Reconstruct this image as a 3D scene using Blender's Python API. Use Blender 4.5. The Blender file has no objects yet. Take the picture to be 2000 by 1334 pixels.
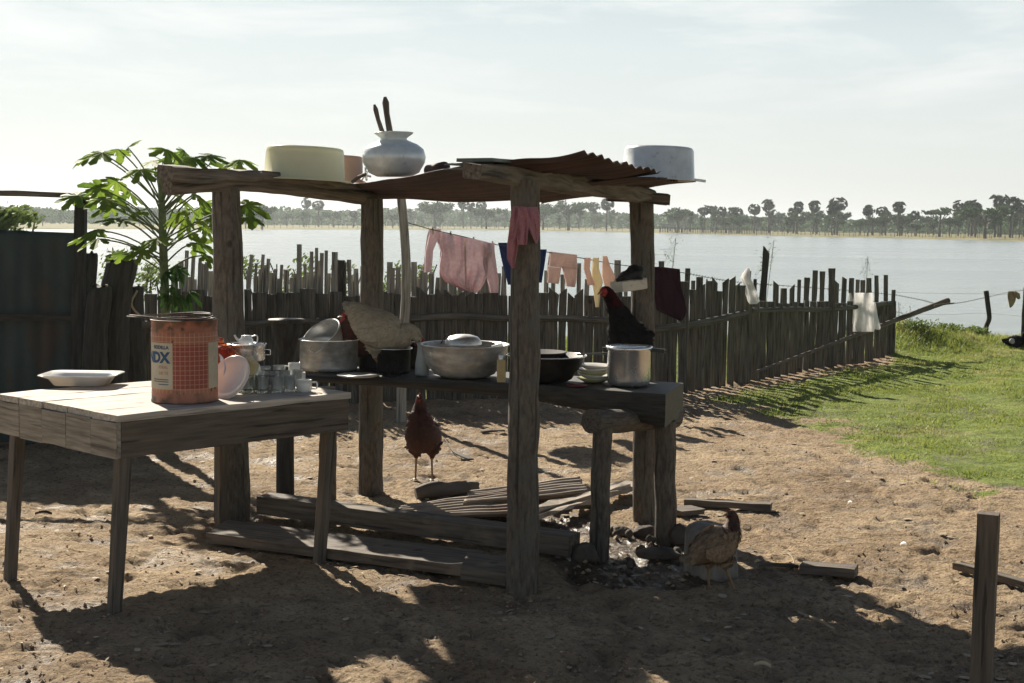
import bpy, math, random
import numpy as np
from mathutils import Vector, Matrix, noise as mnoise
random.seed(7); rng = np.random.default_rng(7)
R = math.radians; PI = math.pi
S = bpy.context.scene; C = S.collection

# ------------------------------------------------------------ camera, world, sun, exposure
F = 2778.0; PITCH = R(4.75); ROLL = R(0.66); H = 1.57
RM = Matrix.Rotation(PI/2-PITCH, 3, 'X') @ Matrix.Rotation(ROLL, 3, 'Z')
EYE = Vector((0, 0, H))
cam = bpy.data.cameras.new('camera'); camo = bpy.data.objects.new('camera', cam); C.objects.link(camo)
cam.sensor_width = 36; cam.lens = 36*F/2000; cam.clip_start = .05; cam.clip_end = 9000
camo.matrix_world = Matrix.Translation(EYE) @ RM.to_4x4(); S.camera = camo
SUN_AZ = R(-26.5); SUN_EL = R(31.5)
w = bpy.data.worlds.new('World'); S.world = w; w.use_nodes = True
nt = w.node_tree; nt.nodes.clear()
def N(t, k, **kw):
    n = t.nodes.new(k)
    for a, b in kw.items(): setattr(n, a, b)
    return n
out = N(nt, 'ShaderNodeOutputWorld'); bg = N(nt, 'ShaderNodeBackground')
sky = N(nt, 'ShaderNodeTexSky', sky_type='NISHITA'); sky.sun_disc = False
sky.sun_elevation = SUN_EL; sky.sun_rotation = SUN_AZ
sky.air_density = 1.0; sky.dust_density = 1.0; sky.ozone_density = 1.0; sky.altitude = 50
WS = .031; bg.inputs[1].default_value = WS
tc = N(nt, 'ShaderNodeTexCoord'); sp = N(nt, 'ShaderNodeSeparateXYZ'); nt.links.new(tc.outputs['Generated'], sp.inputs[0])
def mth(t, op, a, b=None, c=None):
    n = N(t, 'ShaderNodeMath', operation=op)
    for i, q in enumerate((a, b, c)):
        if q is None: continue
        if isinstance(q, (int, float)): n.inputs[i].default_value = q
        else: t.links.new(q, n.inputs[i])
    return n.outputs[0]
zz = mth(nt, 'ADD', mth(nt, 'MAXIMUM', sp.outputs[2], 0.0), .05)
cx = mth(nt, 'DIVIDE', sp.outputs[0], zz); cy = mth(nt, 'DIVIDE', sp.outputs[1], zz)
cb = N(nt, 'ShaderNodeCombineXYZ'); nt.links.new(cx, cb.inputs[0]); nt.links.new(cy, cb.inputs[1])
nz = N(nt, 'ShaderNodeTexNoise'); nz.inputs['Scale'].default_value = .8; nz.inputs['Detail'].default_value = 9; nz.inputs['Roughness'].default_value = .62; nz.inputs['Distortion'].default_value = .4
mp = N(nt, 'ShaderNodeMapping'); mp.inputs['Location'].default_value = (5.1, 3.4, 0); mp.inputs['Scale'].default_value = (1, .8, 1)
nt.links.new(cb.outputs[0], mp.inputs[0]); nt.links.new(mp.outputs[0], nz.inputs['Vector'])
rp = N(nt, 'ShaderNodeValToRGB'); rp.color_ramp.elements[0].position = .47; rp.color_ramp.elements[1].position = .66
nt.links.new(nz.outputs['Fac'], rp.inputs[0])
fade = N(nt, 'ShaderNodeMapRange'); fade.inputs[1].default_value = .04; fade.inputs[2].default_value = .12; nt.links.new(sp.outputs[2], fade.inputs[0])
fade2 = N(nt, 'ShaderNodeMapRange'); fade2.inputs[1].default_value = .5; fade2.inputs[2].default_value = .2; nt.links.new(sp.outputs[2], fade2.inputs[0])
cf = mth(nt, 'MULTIPLY', mth(nt, 'MULTIPLY', mth(nt, 'MULTIPLY', rp.outputs[0], fade.outputs[0]), fade2.outputs[0]), .7)
mx = N(nt, 'ShaderNodeMix', data_type='RGBA'); nt.links.new(cf, mx.inputs[0]); mx.inputs[7].default_value = (.54/WS, .545/WS, .53/WS, 1)
veil = N(nt, 'ShaderNodeMapRange'); veil.inputs[1].default_value = .32; veil.inputs[2].default_value = .12; veil.inputs[3].default_value = 0; veil.inputs[4].default_value = .9; nt.links.new(sp.outputs[2], veil.inputs[0])
vr = N(nt, 'ShaderNodeValToRGB'); e = vr.color_ramp.elements; e[0].position = 0; e[0].color = (.47/WS/20, .475/WS/20, .45/WS/20, 1); e[1].position = .2; e[1].color = (.40/WS/20, .46/WS/20, .482/WS/20, 1); nt.links.new(sp.outputs[2], vr.inputs[0])
vs = N(nt, 'ShaderNodeVectorMath', operation='SCALE'); nt.links.new(vr.outputs[0], vs.inputs[0]); vs.inputs['Scale'].default_value = 20
mv = N(nt, 'ShaderNodeMix', data_type='RGBA'); nt.links.new(veil.outputs[0], mv.inputs[0]); nt.links.new(sky.outputs[0], mv.inputs[6]); nt.links.new(vs.outputs[0], mv.inputs[7]); nt.links.new(mv.outputs[2], mx.inputs[6])
nt.links.new(mx.outputs[2], bg.inputs[0]); nt.links.new(bg.outputs[0], out.inputs[0])
sl = bpy.data.lights.new('sun', 'SUN'); sl.energy = 5.0; sl.angle = R(.55); sl.color = (1, .91, .77)
so = bpy.data.objects.new('sun', sl); C.objects.link(so)
SDIR = Vector((math.sin(SUN_AZ)*math.cos(SUN_EL), math.cos(SUN_AZ)*math.cos(SUN_EL), math.sin(SUN_EL)))
so.rotation_euler = SDIR.to_track_quat('Z', 'Y').to_euler()
S.view_settings.view_transform = 'Standard'; S.view_settings.look = 'None'; S.view_settings.gamma = 1; S.view_settings.exposure = 0.88

# ------------------------------------------------------------ helpers
def ray(px, py): return RM @ Vector(((px-1000)/F, (667-py)/F, -1))
def G(px, py, z=0.0):
    d = ray(px, py); return EYE + d*((z-H)/d.z)
def D(px, py, Y):
    d = ray(px, py); return EYE + d*(Y/d.y)
def V(*a): return Vector(a)
UP = V(0, 0, 1)

class MB:
    def __init__(s): s.v = []; s.f = []; s.m = []; s.s = []; s.t = []
    def add(s, vs, fs, mi=0, smooth=False, tc=None):
        o = len(s.v); s.v += [tuple(p) for p in vs]; s.t += [tuple(p) for p in (tc or vs)]
        for f in fs: s.f.append(tuple(i+o for i in f)); s.m.append(mi); s.s.append(smooth)
        return s
    def loft(s, loops, tcs=None, mi=0, smooth=False, cap=True):
        n = len(loops[0]); vs = [p for l in loops for p in l]
        tcv = [p for l in tcs for p in l] if tcs else None
        fs = [(a*n+i, a*n+(i+1) % n, (a+1)*n+(i+1) % n, (a+1)*n+i) for a in range(len(loops)-1) for i in range(n)]
        s.add(vs, fs, mi, smooth, tcv)
        if cap:
            s.add(loops[0], [tuple(reversed(range(n)))], mi, False, tcs[0] if tcs else None)
            s.add(loops[-1], [tuple(range(n))], mi, False, tcs[-1] if tcs else None)
        return s
    def tube(s, pts, rad, n=10, mi=0, cap=True, rough=0, smooth=True, side=None, seed=0, fr=7):
        pts = [Vector(p) for p in pts]
        if not isinstance(rad, (list, tuple)): rad = [rad]*len(pts)
        loops = []; tcs = []; L = 0; u = None
        for i, p in enumerate(pts):
            if i == 0: t = pts[1]-p
            elif i == len(pts)-1: t = p-pts[i-1]
            else: t = pts[i+1]-pts[i-1]
            t.normalize()
            if u is None:
                u = Vector(side) if side else (t.orthogonal() if abs(t.z) < .9 else V(1, 0, 0))
            u = (u-t*u.dot(t)).normalized(); v = t.cross(u)
            if i: L += (p-pts[i-1]).length
            r = rad[i]; rx, ry = r if isinstance(r, (tuple, list)) else (r, r)
            lp = []; tl = []
            for k in range(n):
                a = 2*PI*k/n; q = 1
                if rough: q = 1+rough*(mnoise.noise(V(math.cos(a)*1.1+seed, math.sin(a)*1.1, L*fr+seed))+.4*mnoise.noise(V(math.cos(a)*4+seed, math.sin(a)*4, L*fr*2.3)))
                lp.append(p+u*(math.cos(a)*rx*q)+v*(math.sin(a)*ry*q)); tl.append((math.cos(a)*rx+seed, math.sin(a)*ry, L))
            loops.append(lp); tcs.append(tl)
        return s.loft(loops, tcs, mi, smooth, cap)
    def plank(s, a, b, wd, th, up=UP, nseg=7, rough=.003, mi=0, ch=.12, seed=None, w2=None, t2=None, skew=(0, 0)):
        a = Vector(a); b = Vector(b); t = (b-a); L = t.length; t.normalize(); sd = t.cross(Vector(up)).normalized(); upv = sd.cross(t)
        seed = random.random()*50 if seed is None else seed; w2 = w2 or wd; t2 = t2 or th
        loops = []; tcs = []
        for i in range(nseg+1):
            q = i/nseg; W = (wd+(w2-wd)*q)/2; T = (th+(t2-th)*q)/2; c = min(W, T)*ch
            base = a+t*(L*q)
            if i == 0: base = a+t*0
            cs = [(-W, -T+c), (-W+c, -T), (W-c, -T), (W, -T+c), (W, T-c), (W-c, T), (-W+c, T), (-W, T-c)]
            lp = []; tl = []
            for k, (x, y) in enumerate(cs):
                nx = rough*mnoise.noise(V(seed+k*.7, L*q*5, 3))*2; ny = rough*mnoise.noise(V(seed+k*.7, L*q*5, 9))*2
                end = (skew[0] if i == 0 else skew[1] if i == nseg else 0)*x/W
                lp.append(base+sd*(x+nx)+upv*(y+ny)+t*end); tl.append((x+seed, y, L*q))
            loops.append(lp); tcs.append(tl)
        return s.loft(loops, tcs, mi, False, True)
    def lathe(s, prof, c=(0, 0, 0), n=36, mi=0, M=None, smooth=True, wob=0):
        c = Vector(c); vs = []; tcs = []; m = len(prof); L = 0
        for i, (r, z) in enumerate(prof):
            if i: L += math.hypot(r-prof[i-1][0], z-prof[i-1][1])
            for k in range(n):
                a = 2*PI*k/n; q = 1+(wob*mnoise.noise(V(math.cos(a)*1.3, math.sin(a)*1.3, z*8)) if wob else 0)
                p = V(math.cos(a)*r*q, math.sin(a)*r*q, z); vs.append((c+(M @ p if M else p))); tcs.append((math.cos(a)*max(r, .02), math.sin(a)*max(r, .02), z))
        fs = [(i*n+k, i*n+(k+1) % n, (i+1)*n+(k+1) % n, (i+1)*n+k) for i in range(m-1) for k in range(n)]
        return s.add(vs, fs, mi, smooth, tcs)
    def grid(s, P, nu, nv, mi=0, smooth=True, tcf=None):
        vs = [P(i/nu, j/nv) for j in range(nv+1) for i in range(nu+1)]
        t = [tcf(i/nu, j/nv) for j in range(nv+1) for i in range(nu+1)] if tcf else None
        fs = [(j*(nu+1)+i, j*(nu+1)+i+1, (j+1)*(nu+1)+i+1, (j+1)*(nu+1)+i) for j in range(nv) for i in range(nu)]
        return s.add(vs, fs, mi, smooth, t)
    def build(s, name, mats, parent=None, solid=0, org=None):
        me = bpy.data.meshes.new(name)
        o0 = Vector(parent.get('_w', (0, 0, 0))) if parent is not None else (Vector(org) if org is not None else V(0, 0, 0))
        me.from_pydata([(p[0]-o0.x, p[1]-o0.y, p[2]-o0.z) for p in s.v], [], s.f)
        if not isinstance(mats, (list, tuple)): mats = [mats]
        for m in mats: me.materials.append(m)
        me.polygons.foreach_set('material_index', s.m); me.polygons.foreach_set('use_smooth', s.s)
        at = me.attributes.new('tc', 'FLOAT_VECTOR', 'POINT'); at.data.foreach_set('vector', np.array(s.t, dtype=np.float32).ravel())
        me.update()
        o = bpy.data.objects.new(name, me); C.objects.link(o)
        if parent is not None: o.parent = parent; o['_w'] = tuple(o0)
        else: o.location = o0; o['_w'] = tuple(o0)
        if solid:
            md = o.modifiers.new('solid', 'SOLIDIFY'); md.thickness = solid; md.offset = 0
        return o
def npmesh(name, v, f, mat, attrs=None, smooth=True, nper=None):
    me = bpy.data.meshes.new(name); v = np.asarray(v, np.float32); f = np.asarray(f, np.int32); k = f.shape[1]
    me.vertices.add(len(v)); me.vertices.foreach_set('co', v.ravel())
    me.loops.add(f.size); me.loops.foreach_set('vertex_index', f.ravel())
    me.polygons.add(len(f)); me.polygons.foreach_set('loop_start', np.arange(0, f.size, k, dtype=np.int32))
    me.polygons.foreach_set('use_smooth', np.full(len(f), smooth))
    me.materials.append(mat)
    for nme, a in (attrs or {}).items():
        a = np.asarray(a, np.float32)
        if a.ndim == 1: at = me.attributes.new(nme, 'FLOAT', 'POINT'); at.data.foreach_set('value', a)
        else: at = me.attributes.new(nme, 'FLOAT_VECTOR', 'POINT'); at.data.foreach_set('vector', a.ravel())
    me.update(calc_edges=True); me.validate()
    o = bpy.data.objects.new(name, me); C.objects.link(o); o['_w'] = (0, 0, 0)
    return o
def tag(o, label=None, cat=None, group=None, kind=None):
    if label: o['label'] = label
    if cat: o['category'] = cat
    if group: o['group'] = group
    if kind: o['kind'] = kind
    return o
def thing(name, loc, label, cat, group=None):
    o = bpy.data.objects.new(name, None); C.objects.link(o); o.location = loc; o['_w'] = tuple(loc); o.empty_display_size = .1
    return tag(o, label, cat, group)
def copytree(o, parent=None):
    c = o.copy(); C.objects.link(c); c.parent = parent
    for ch in list(o.children): copytree(ch, c)
    return c
def catmull(pts, n):
    P = [Vector(p) for p in pts]; P = [P[0]*2-P[1]]+P+[P[-1]*2-P[-2]]; o = []
    for i in range(1, len(P)-2):
        for k in range(n):
            t = k/n; a, b, c, d = P[i-1], P[i], P[i+1], P[i+2]
            o.append(.5*((2*b)+(c-a)*t+(2*a-5*b+4*c-d)*t*t+(3*b-3*c+d-a)*t**3))
    o.append(P[-2]); return o

# ------------------------------------------------------------ materials
def mat(name, c1, c2=None, sc=(1, 1, 1), ns=8, rough=.8, metal=0, bump=.25, bd=.004, det=7, c3=None, ns3=3, th3=(.55, .7), transl=0, spec=.5, lo=.35, hi=.68, trans=0, coat=0, rvar=0, nrough=.6, crack=0):
    m = bpy.data.materials.new(name); m.use_nodes = True; t = m.node_tree; t.nodes.clear()
    o = N(t, 'ShaderNodeOutputMaterial'); b = N(t, 'ShaderNodeBsdfPrincipled')
    b.inputs['Roughness'].default_value = rough; b.inputs['Metallic'].default_value = metal; b.inputs['Specular IOR Level'].default_value = spec
    b.inputs['Transmission Weight'].default_value = trans; b.inputs['Coat Weight'].default_value = coat
    at = N(t, 'ShaderNodeAttribute', attribute_name='tc')
    mp = N(t, 'ShaderNodeMapping'); mp.inputs['Scale'].default_value = sc; t.links.new(at.outputs['Vector'], mp.inputs[0])
    nz = N(t, 'ShaderNodeTexNoise'); nz.inputs['Scale'].default_value = ns; nz.inputs['Detail'].default_value = det; nz.inputs['Roughness'].default_value = nrough
    t.links.new(mp.outputs[0], nz.inputs['Vector'])
    r = N(t, 'ShaderNodeValToRGB'); r.color_ramp.elements[0].position = lo; r.color_ramp.elements[1].position = hi
    r.color_ramp.elements[0].color = (*c1, 1); r.color_ramp.elements[1].color = (*(c2 or c1), 1)
    t.links.new(nz.outputs['Fac'], r.inputs[0]); col = r.outputs[0]
    if c3:
        n3 = N(t, 'ShaderNodeTexNoise'); n3.inputs['Scale'].default_value = ns3; n3.inputs['Detail'].default_value = 6; t.links.new(at.outputs['Vector'], n3.inputs['Vector'])
        mr = N(t, 'ShaderNodeMapRange'); mr.inputs[1].default_value = th3[0]; mr.inputs[2].default_value = th3[1]; t.links.new(n3.outputs['Fac'], mr.inputs[0])
        mx = N(t, 'ShaderNodeMix', data_type='RGBA'); t.links.new(mr.outputs[0], mx.inputs[0]); t.links.new(col, mx.inputs[6]); mx.inputs[7].default_value = (*c3, 1); col = mx.outputs[2]
    hgt = nz.outputs['Fac']
    if crack:
        m2 = N(t, 'ShaderNodeMapping'); m2.inputs['Scale'].default_value = (26, 26, 1.1); t.links.new(at.outputs['Vector'], m2.inputs[0])
        n4 = N(t, 'ShaderNodeTexNoise'); n4.inputs['Scale'].default_value = 2.2; n4.inputs['Detail'].default_value = 3; t.links.new(m2.outputs[0], n4.inputs['Vector'])
        r4 = N(t, 'ShaderNodeMapRange'); r4.inputs[1].default_value = .40; r4.inputs[2].default_value = .34; t.links.new(n4.outputs['Fac'], r4.inputs[0])
        v4 = N(t, 'ShaderNodeTexVoronoi'); v4.inputs['Scale'].default_value = 3.1; t.links.new(at.outputs['Vector'], v4.inputs['Vector'])
        r5 = N(t, 'ShaderNodeMapRange'); r5.inputs[1].default_value = .085; r5.inputs[2].default_value = .05; t.links.new(v4.outputs['Distance'], r5.inputs[0])
        cm = mth(t, 'MAXIMUM', r4.outputs[0], r5.outputs[0])
        mx4 = N(t, 'ShaderNodeMix', data_type='RGBA'); t.links.new(mth(t, 'MULTIPLY', cm, crack), mx4.inputs[0]); t.links.new(col, mx4.inputs[6]); mx4.inputs[7].default_value = (.012, .010, .008, 1); col = mx4.outputs[2]
        hgt = mth(t, 'SUBTRACT', hgt, mth(t, 'MULTIPLY', cm, .8))
    t.links.new(col, b.inputs['Base Color'])
    if rvar:
        t.links.new(mth(t, 'ADD', mth(t, 'MULTIPLY', nz.outputs['Fac'], rvar), rough-rvar*.5), b.inputs['Roughness'])
    if bump:
        bp = N(t, 'ShaderNodeBump'); bp.inputs['Strength'].default_value = bump; bp.inputs['Distance'].default_value = bd
        t.links.new(hgt, bp.inputs['Height']); t.links.new(bp.outputs[0], b.inputs['Normal'])
    sh = b.outputs[0]
    if transl:
        tr = N(t, 'ShaderNodeBsdfTranslucent'); t.links.new(col, tr.inputs[0]); ms = N(t, 'ShaderNodeMixShader'); ms.inputs[0].default_value = transl
        t.links.new(sh, ms.inputs[1]); t.links.new(tr.outputs[0], ms.inputs[2]); sh = ms.outputs[0]
    t.links.new(sh, o.inputs[0]); return m
M = {}
M['post'] = mat('post_wood', (.060, .050, .040), (.155, .130, .10), sc=(7, 7, 2.0), ns=10, bump=.8, bd=.008, c3=(.10, .10, .085), ns3=7, crack=0.7)
M['beam'] = mat('beam_wood', (.06, .048, .038), (.21, .175, .135), sc=(6, 6, .5), ns=8, bump=.8, bd=.006, crack=0.7)
M['table'] = mat('table_wood', (.17, .145, .115), (.42, .37, .30), sc=(7, 7, .45), ns=7, bump=.5, bd=.003, c3=(.12, .10, .08), ns3=5, th3=(.58, .75), crack=0.45)
M['tabletop'] = mat('tabletop_wood', (.33, .29, .24), (.62, .56, .48), sc=(7, 7, .4), ns=7, bump=.4, bd=.002, c3=(.2, .17, .14), ns3=9, th3=(.6, .8), crack=0.45)
M['leg'] = mat('leg_wood', (.075, .06, .045), (.165, .13, .095), sc=(7, 7, .5), ns=8, bump=.5, bd=.003, crack=0.7)
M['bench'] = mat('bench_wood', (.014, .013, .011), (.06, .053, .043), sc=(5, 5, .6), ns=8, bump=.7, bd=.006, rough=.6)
M['picket'] = mat('picket_wood', (.045, .042, .036), (.17, .155, .125), sc=(9, 9, .5), ns=7, bump=.7, bd=.004, crack=0.7)
M['stake'] = mat('stake_wood', (.17, .16, .14), (.42, .40, .345), sc=(9, 9, .6), ns=6, bump=.5, bd=.004, crack=0.7)
M['dark'] = mat('dark_wood', (.01, .01, .009), (.055, .05, .042), sc=(7, 7, .7), ns=7, bump=.8, bd=.008)
M['plank'] = mat('ground_plank', (.06, .048, .036), (.18, .145, .11), sc=(7, 7, .5), ns=7, bump=.5, bd=.004, c3=(.2, .155, .11), ns3=6, crack=0.7)
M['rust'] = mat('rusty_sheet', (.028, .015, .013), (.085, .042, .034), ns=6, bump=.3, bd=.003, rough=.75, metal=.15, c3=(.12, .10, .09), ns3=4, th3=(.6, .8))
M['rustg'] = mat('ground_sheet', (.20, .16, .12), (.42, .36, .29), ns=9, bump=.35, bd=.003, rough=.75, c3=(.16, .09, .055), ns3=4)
M['teal'] = mat('dark_sheet', (.008, .022, .022), (.03, .05, .047), ns=4, bump=.3, bd=.004, rough=.65, c3=(.045, .028, .018), ns3=5, th3=(.5, .68))
M['alu'] = mat('aluminium', (.56, .56, .54), (.82, .82, .79), sc=(1, 1, 3), ns=14, rough=.4, metal=.6, bump=.12, bd=.002, rvar=.25, c3=(.16, .13, .105), ns3=7, th3=(.52, .78))
M['alub'] = mat('bright_aluminium', (.66, .67, .67), (.82, .82, .82), ns=10, rough=.26, metal=.8, bump=.08, bd=.002, rvar=.15)
M['pot'] = mat('painted_pot', (.60, .64, .635), (.74, .78, .775), ns=22, rough=.3, metal=.2, bump=.1, bd=.002, rvar=.2)
M['black'] = mat('sooty_iron', (.008, .008, .008), (.035, .033, .03), ns=14, rough=.55, metal=.3, bump=.3, bd=.002)
M['bake'] = mat('black_handle', (.01, .01, .01), (.018, .018, .018), rough=.35, bump=0)
M['white'] = mat('white_enamel', (.72, .71, .68), (.82, .82, .8), ns=6, rough=.18, bump=.03, coat=.3)
M['plate'] = mat('plate_white', (.68, .66, .6), (.78, .77, .72), ns=8, rough=.2, bump=0)
M['plateblue'] = mat('plate_blue', (.42, .52, .62), (.5, .6, .7), ns=8, rough=.2, bump=0)
M['plategreen'] = mat('plate_green', (.42, .42, .2), (.55, .52, .3), ns=8, rough=.3, bump=0)
M['yellow'] = mat('yellow_plastic', (.82, .80, .54), (.87, .85, .62), ns=5, rough=.35, bump=.03, transl=.3)
M['peach'] = mat('peach_plastic', (.70, .46, .32), (.76, .52, .38), ns=5, rough=.4, bump=.03, transl=.3)
M['block'] = mat('yellow_block', (.42, .32, .15), (.55, .43, .22), ns=9, rough=.6, bump=.1)
M['redp'] = mat('red_plastic', (.12, .02, .025), (.15, .03, .04), rough=.5, bump=0)
M['glass'] = mat('glass', (.80, .82, .76), None, rough=.08, bump=0, trans=.72)
M['amber'] = mat('amber_glass', (.55, .12, .02), (.65, .17, .03), rough=.06, bump=0, trans=.9)
M['pinkglass'] = mat('pink_glass', (.8, .3, .35), None, rough=.08, bump=0, trans=.8)
M['sheetb'] = mat('board_sheet', (.06, .075, .075), (.14, .16, .155), ns=8, rough=.6)
M['pinkc'] = mat('pink_cloth', (.42, .17, .21), (.56, .28, .31), ns=30, rough=.95, bump=.3, bd=.003, transl=.3, c3=(.42, .33, .24), ns3=9, th3=(.62, .7))
M['card'] = mat('cardigan_knit', (.54, .43, .45), (.68, .57, .58), ns=28, rough=.95, bump=.3, bd=.003, transl=.45, c3=(.72, .38, .38), ns3=3.2, th3=(.54, .8))
M['short'] = mat('pale_pink_cloth', (.56, .43, .38), (.64, .52, .47), ns=20, rough=.95, bump=.2, transl=.45)
M['navy'] = mat('navy_cloth', (.01, .025, .09), (.02, .045, .14), ns=20, rough=.9, transl=.15)
M['maroon'] = mat('maroon_cloth', (.025, .005, .012), (.04, .009, .018), ns=20, rough=.95, transl=.15)
M['creamc'] = mat('cream_cloth', (.62, .54, .36), (.72, .64, .47), ns=20, rough=.95, transl=.45)
M['peachc'] = mat('peach_cloth', (.60, .44, .37), (.68, .54, .47), ns=20, rough=.95, transl=.45)
M['whitec'] = mat('white_cloth', (.88, .87, .86), (.94, .93, .92), ns=20, rough=.9, transl=.55)
M['jug'] = mat('jug_plastic', (.42, .46, .46), (.54, .58, .58), ns=9, rough=.3, transl=.3)
M['foam'] = mat('pale_foam', (.5, .48, .42), (.62, .6, .52), ns=9, c3=(.3, .16, .08), ns3=18, th3=(.55, .65))
M['leaf'] = mat('papaya_leaf', (.07, .145, .018), (.29, .40, .06), ns=2.4, spec=.2, rough=.6, bump=.2, bd=.003, transl=.5)
M['leafd'] = mat('papaya_leaf_old', (.025, .07, .012), (.06, .13, .02), ns=7, rough=.5, bump=.2, bd=.003, transl=.3)
M['stem'] = mat('papaya_stem', (.07, .12, .035), (.16, .2, .09), sc=(4, 4, 4), ns=7, rough=.6, bump=.4, bd=.004)
M['shrub'] = mat('shrub_leaf', (.10, .15, .04), (.22, .28, .09), ns=5, rough=.6, bump=0, transl=.4)
M['tree'] = mat('far_leaf', (.024, .058, .014), (.07, .13, .03), ns=.5, rough=.8, bump=0, transl=.25)
M['tree2'] = mat('far_leaf_dark', (.022, .038, .016), (.05, .07, .028), ns=.5, rough=.8, bump=0, transl=.2)
M['palm'] = mat('palm_leaf', (.022, .048, .016), (.06, .095, .032), ns=2, rough=.6, bump=0, transl=.2)
M['bark'] = mat('tree_bark', (.05, .04, .03), (.13, .11, .09), sc=(3, 3, .5), ns=3, bump=.6, bd=.03)
M['fur_red'] = mat('red_feather', (.022, .006, .004), (.08, .018, .008), ns=60, rough=.65, bump=.5, bd=.004, transl=.12)
M['fur_brown'] = mat('brown_feather', (.15, .10, .058), (.38, .26, .155), ns=55, rough=.7, bump=.5, bd=.004, transl=.12)
M['fur_neck'] = mat('rust_neck_feather', (.03, .012, .008), (.08, .03, .015), ns=55, rough=.7, bump=.5, bd=.004)
M['fur_black'] = mat('black_feather', (.006, .006, .007), (.02, .018, .018), ns=55, rough=.9, spec=.12, bump=.5, bd=.004)
M['fur_darkred'] = mat('dark_red_neck', (.008, .005, .006), (.07, .008, .012), ns=18, rough=.9, spec=.12, bump=.5, bd=.004, lo=.45, hi=.7)
M['fur_cream'] = mat('cream_feather', (.36, .30, .21), (.56, .48, .36), ns=45, rough=.75, bump=.5, bd=.004, transl=.2)
M['fur_grey'] = mat('grey_white_feather', (.3, .28, .27), (.5, .48, .46), ns=45, rough=.75, bump=.4)
M['comb'] = mat('red_comb', (.30, .02, .025), (.42, .04, .04), ns=60, rough=.5, bump=.4, bd=.002, transl=.25)
M['bleg'] = mat('bird_leg', (.20, .12, .055), (.30, .19, .09), ns=80, rough=.55, bump=.4, bd=.001)
M['beak'] = mat('beak', (.16, .11, .05), (.3, .22, .1), rough=.4, bump=0)
M['eye'] = mat('bird_eye', (.01, .005, .003), rough=.1, bump=0)
M['rock'] = mat('stone', (.05, .04, .032), (.13, .105, .08), ns=9, bump=.7, bd=.01, rough=.9)
M['stump'] = mat('stump_wood', (.14, .125, .105), (.30, .265, .225), sc=(3, 3, 1), ns=7, bump=.7, bd=.008, rough=.9)
M['clod'] = mat('clod_dirt', (.26, .185, .12), (.42, .30, .20), ns=30, bump=.5, bd=.01, rough=.95)
M['wire'] = mat('wire_metal', (.04, .035, .03), (.12, .1, .09), ns=30, rough=.6, metal=.6, bump=0)
M['cream_lbl'] = mat('can_label', (.42, .37, .27), (.56, .50, .38), ns=7, rough=.6, bump=.05, c3=(.3, .2, .12), ns3=14, th3=(.6, .8))
M['ink_blue'] = mat('ink_blue', (.012, .06, .14), (.02, .08, .18), ns=20, rough=.6, bump=0)
M['ink_red'] = mat('ink_red', (.42, .13, .09), (.5, .18, .12), ns=20, rough=.6, bump=0)
M['glove'] = mat('old_glove', (.2, .15, .09), (.36, .28, .17), ns=16, rough=.9, bump=.4)
M['pig'] = mat('twig_pale', (.22, .17, .11), (.55, .45, .31), ns=5, rough=.8)
M['roofsh'] = mat('far_shed_roof', (.16, .17, .17), (.26, .27, .27), ns=2, rough=.7)

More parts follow.
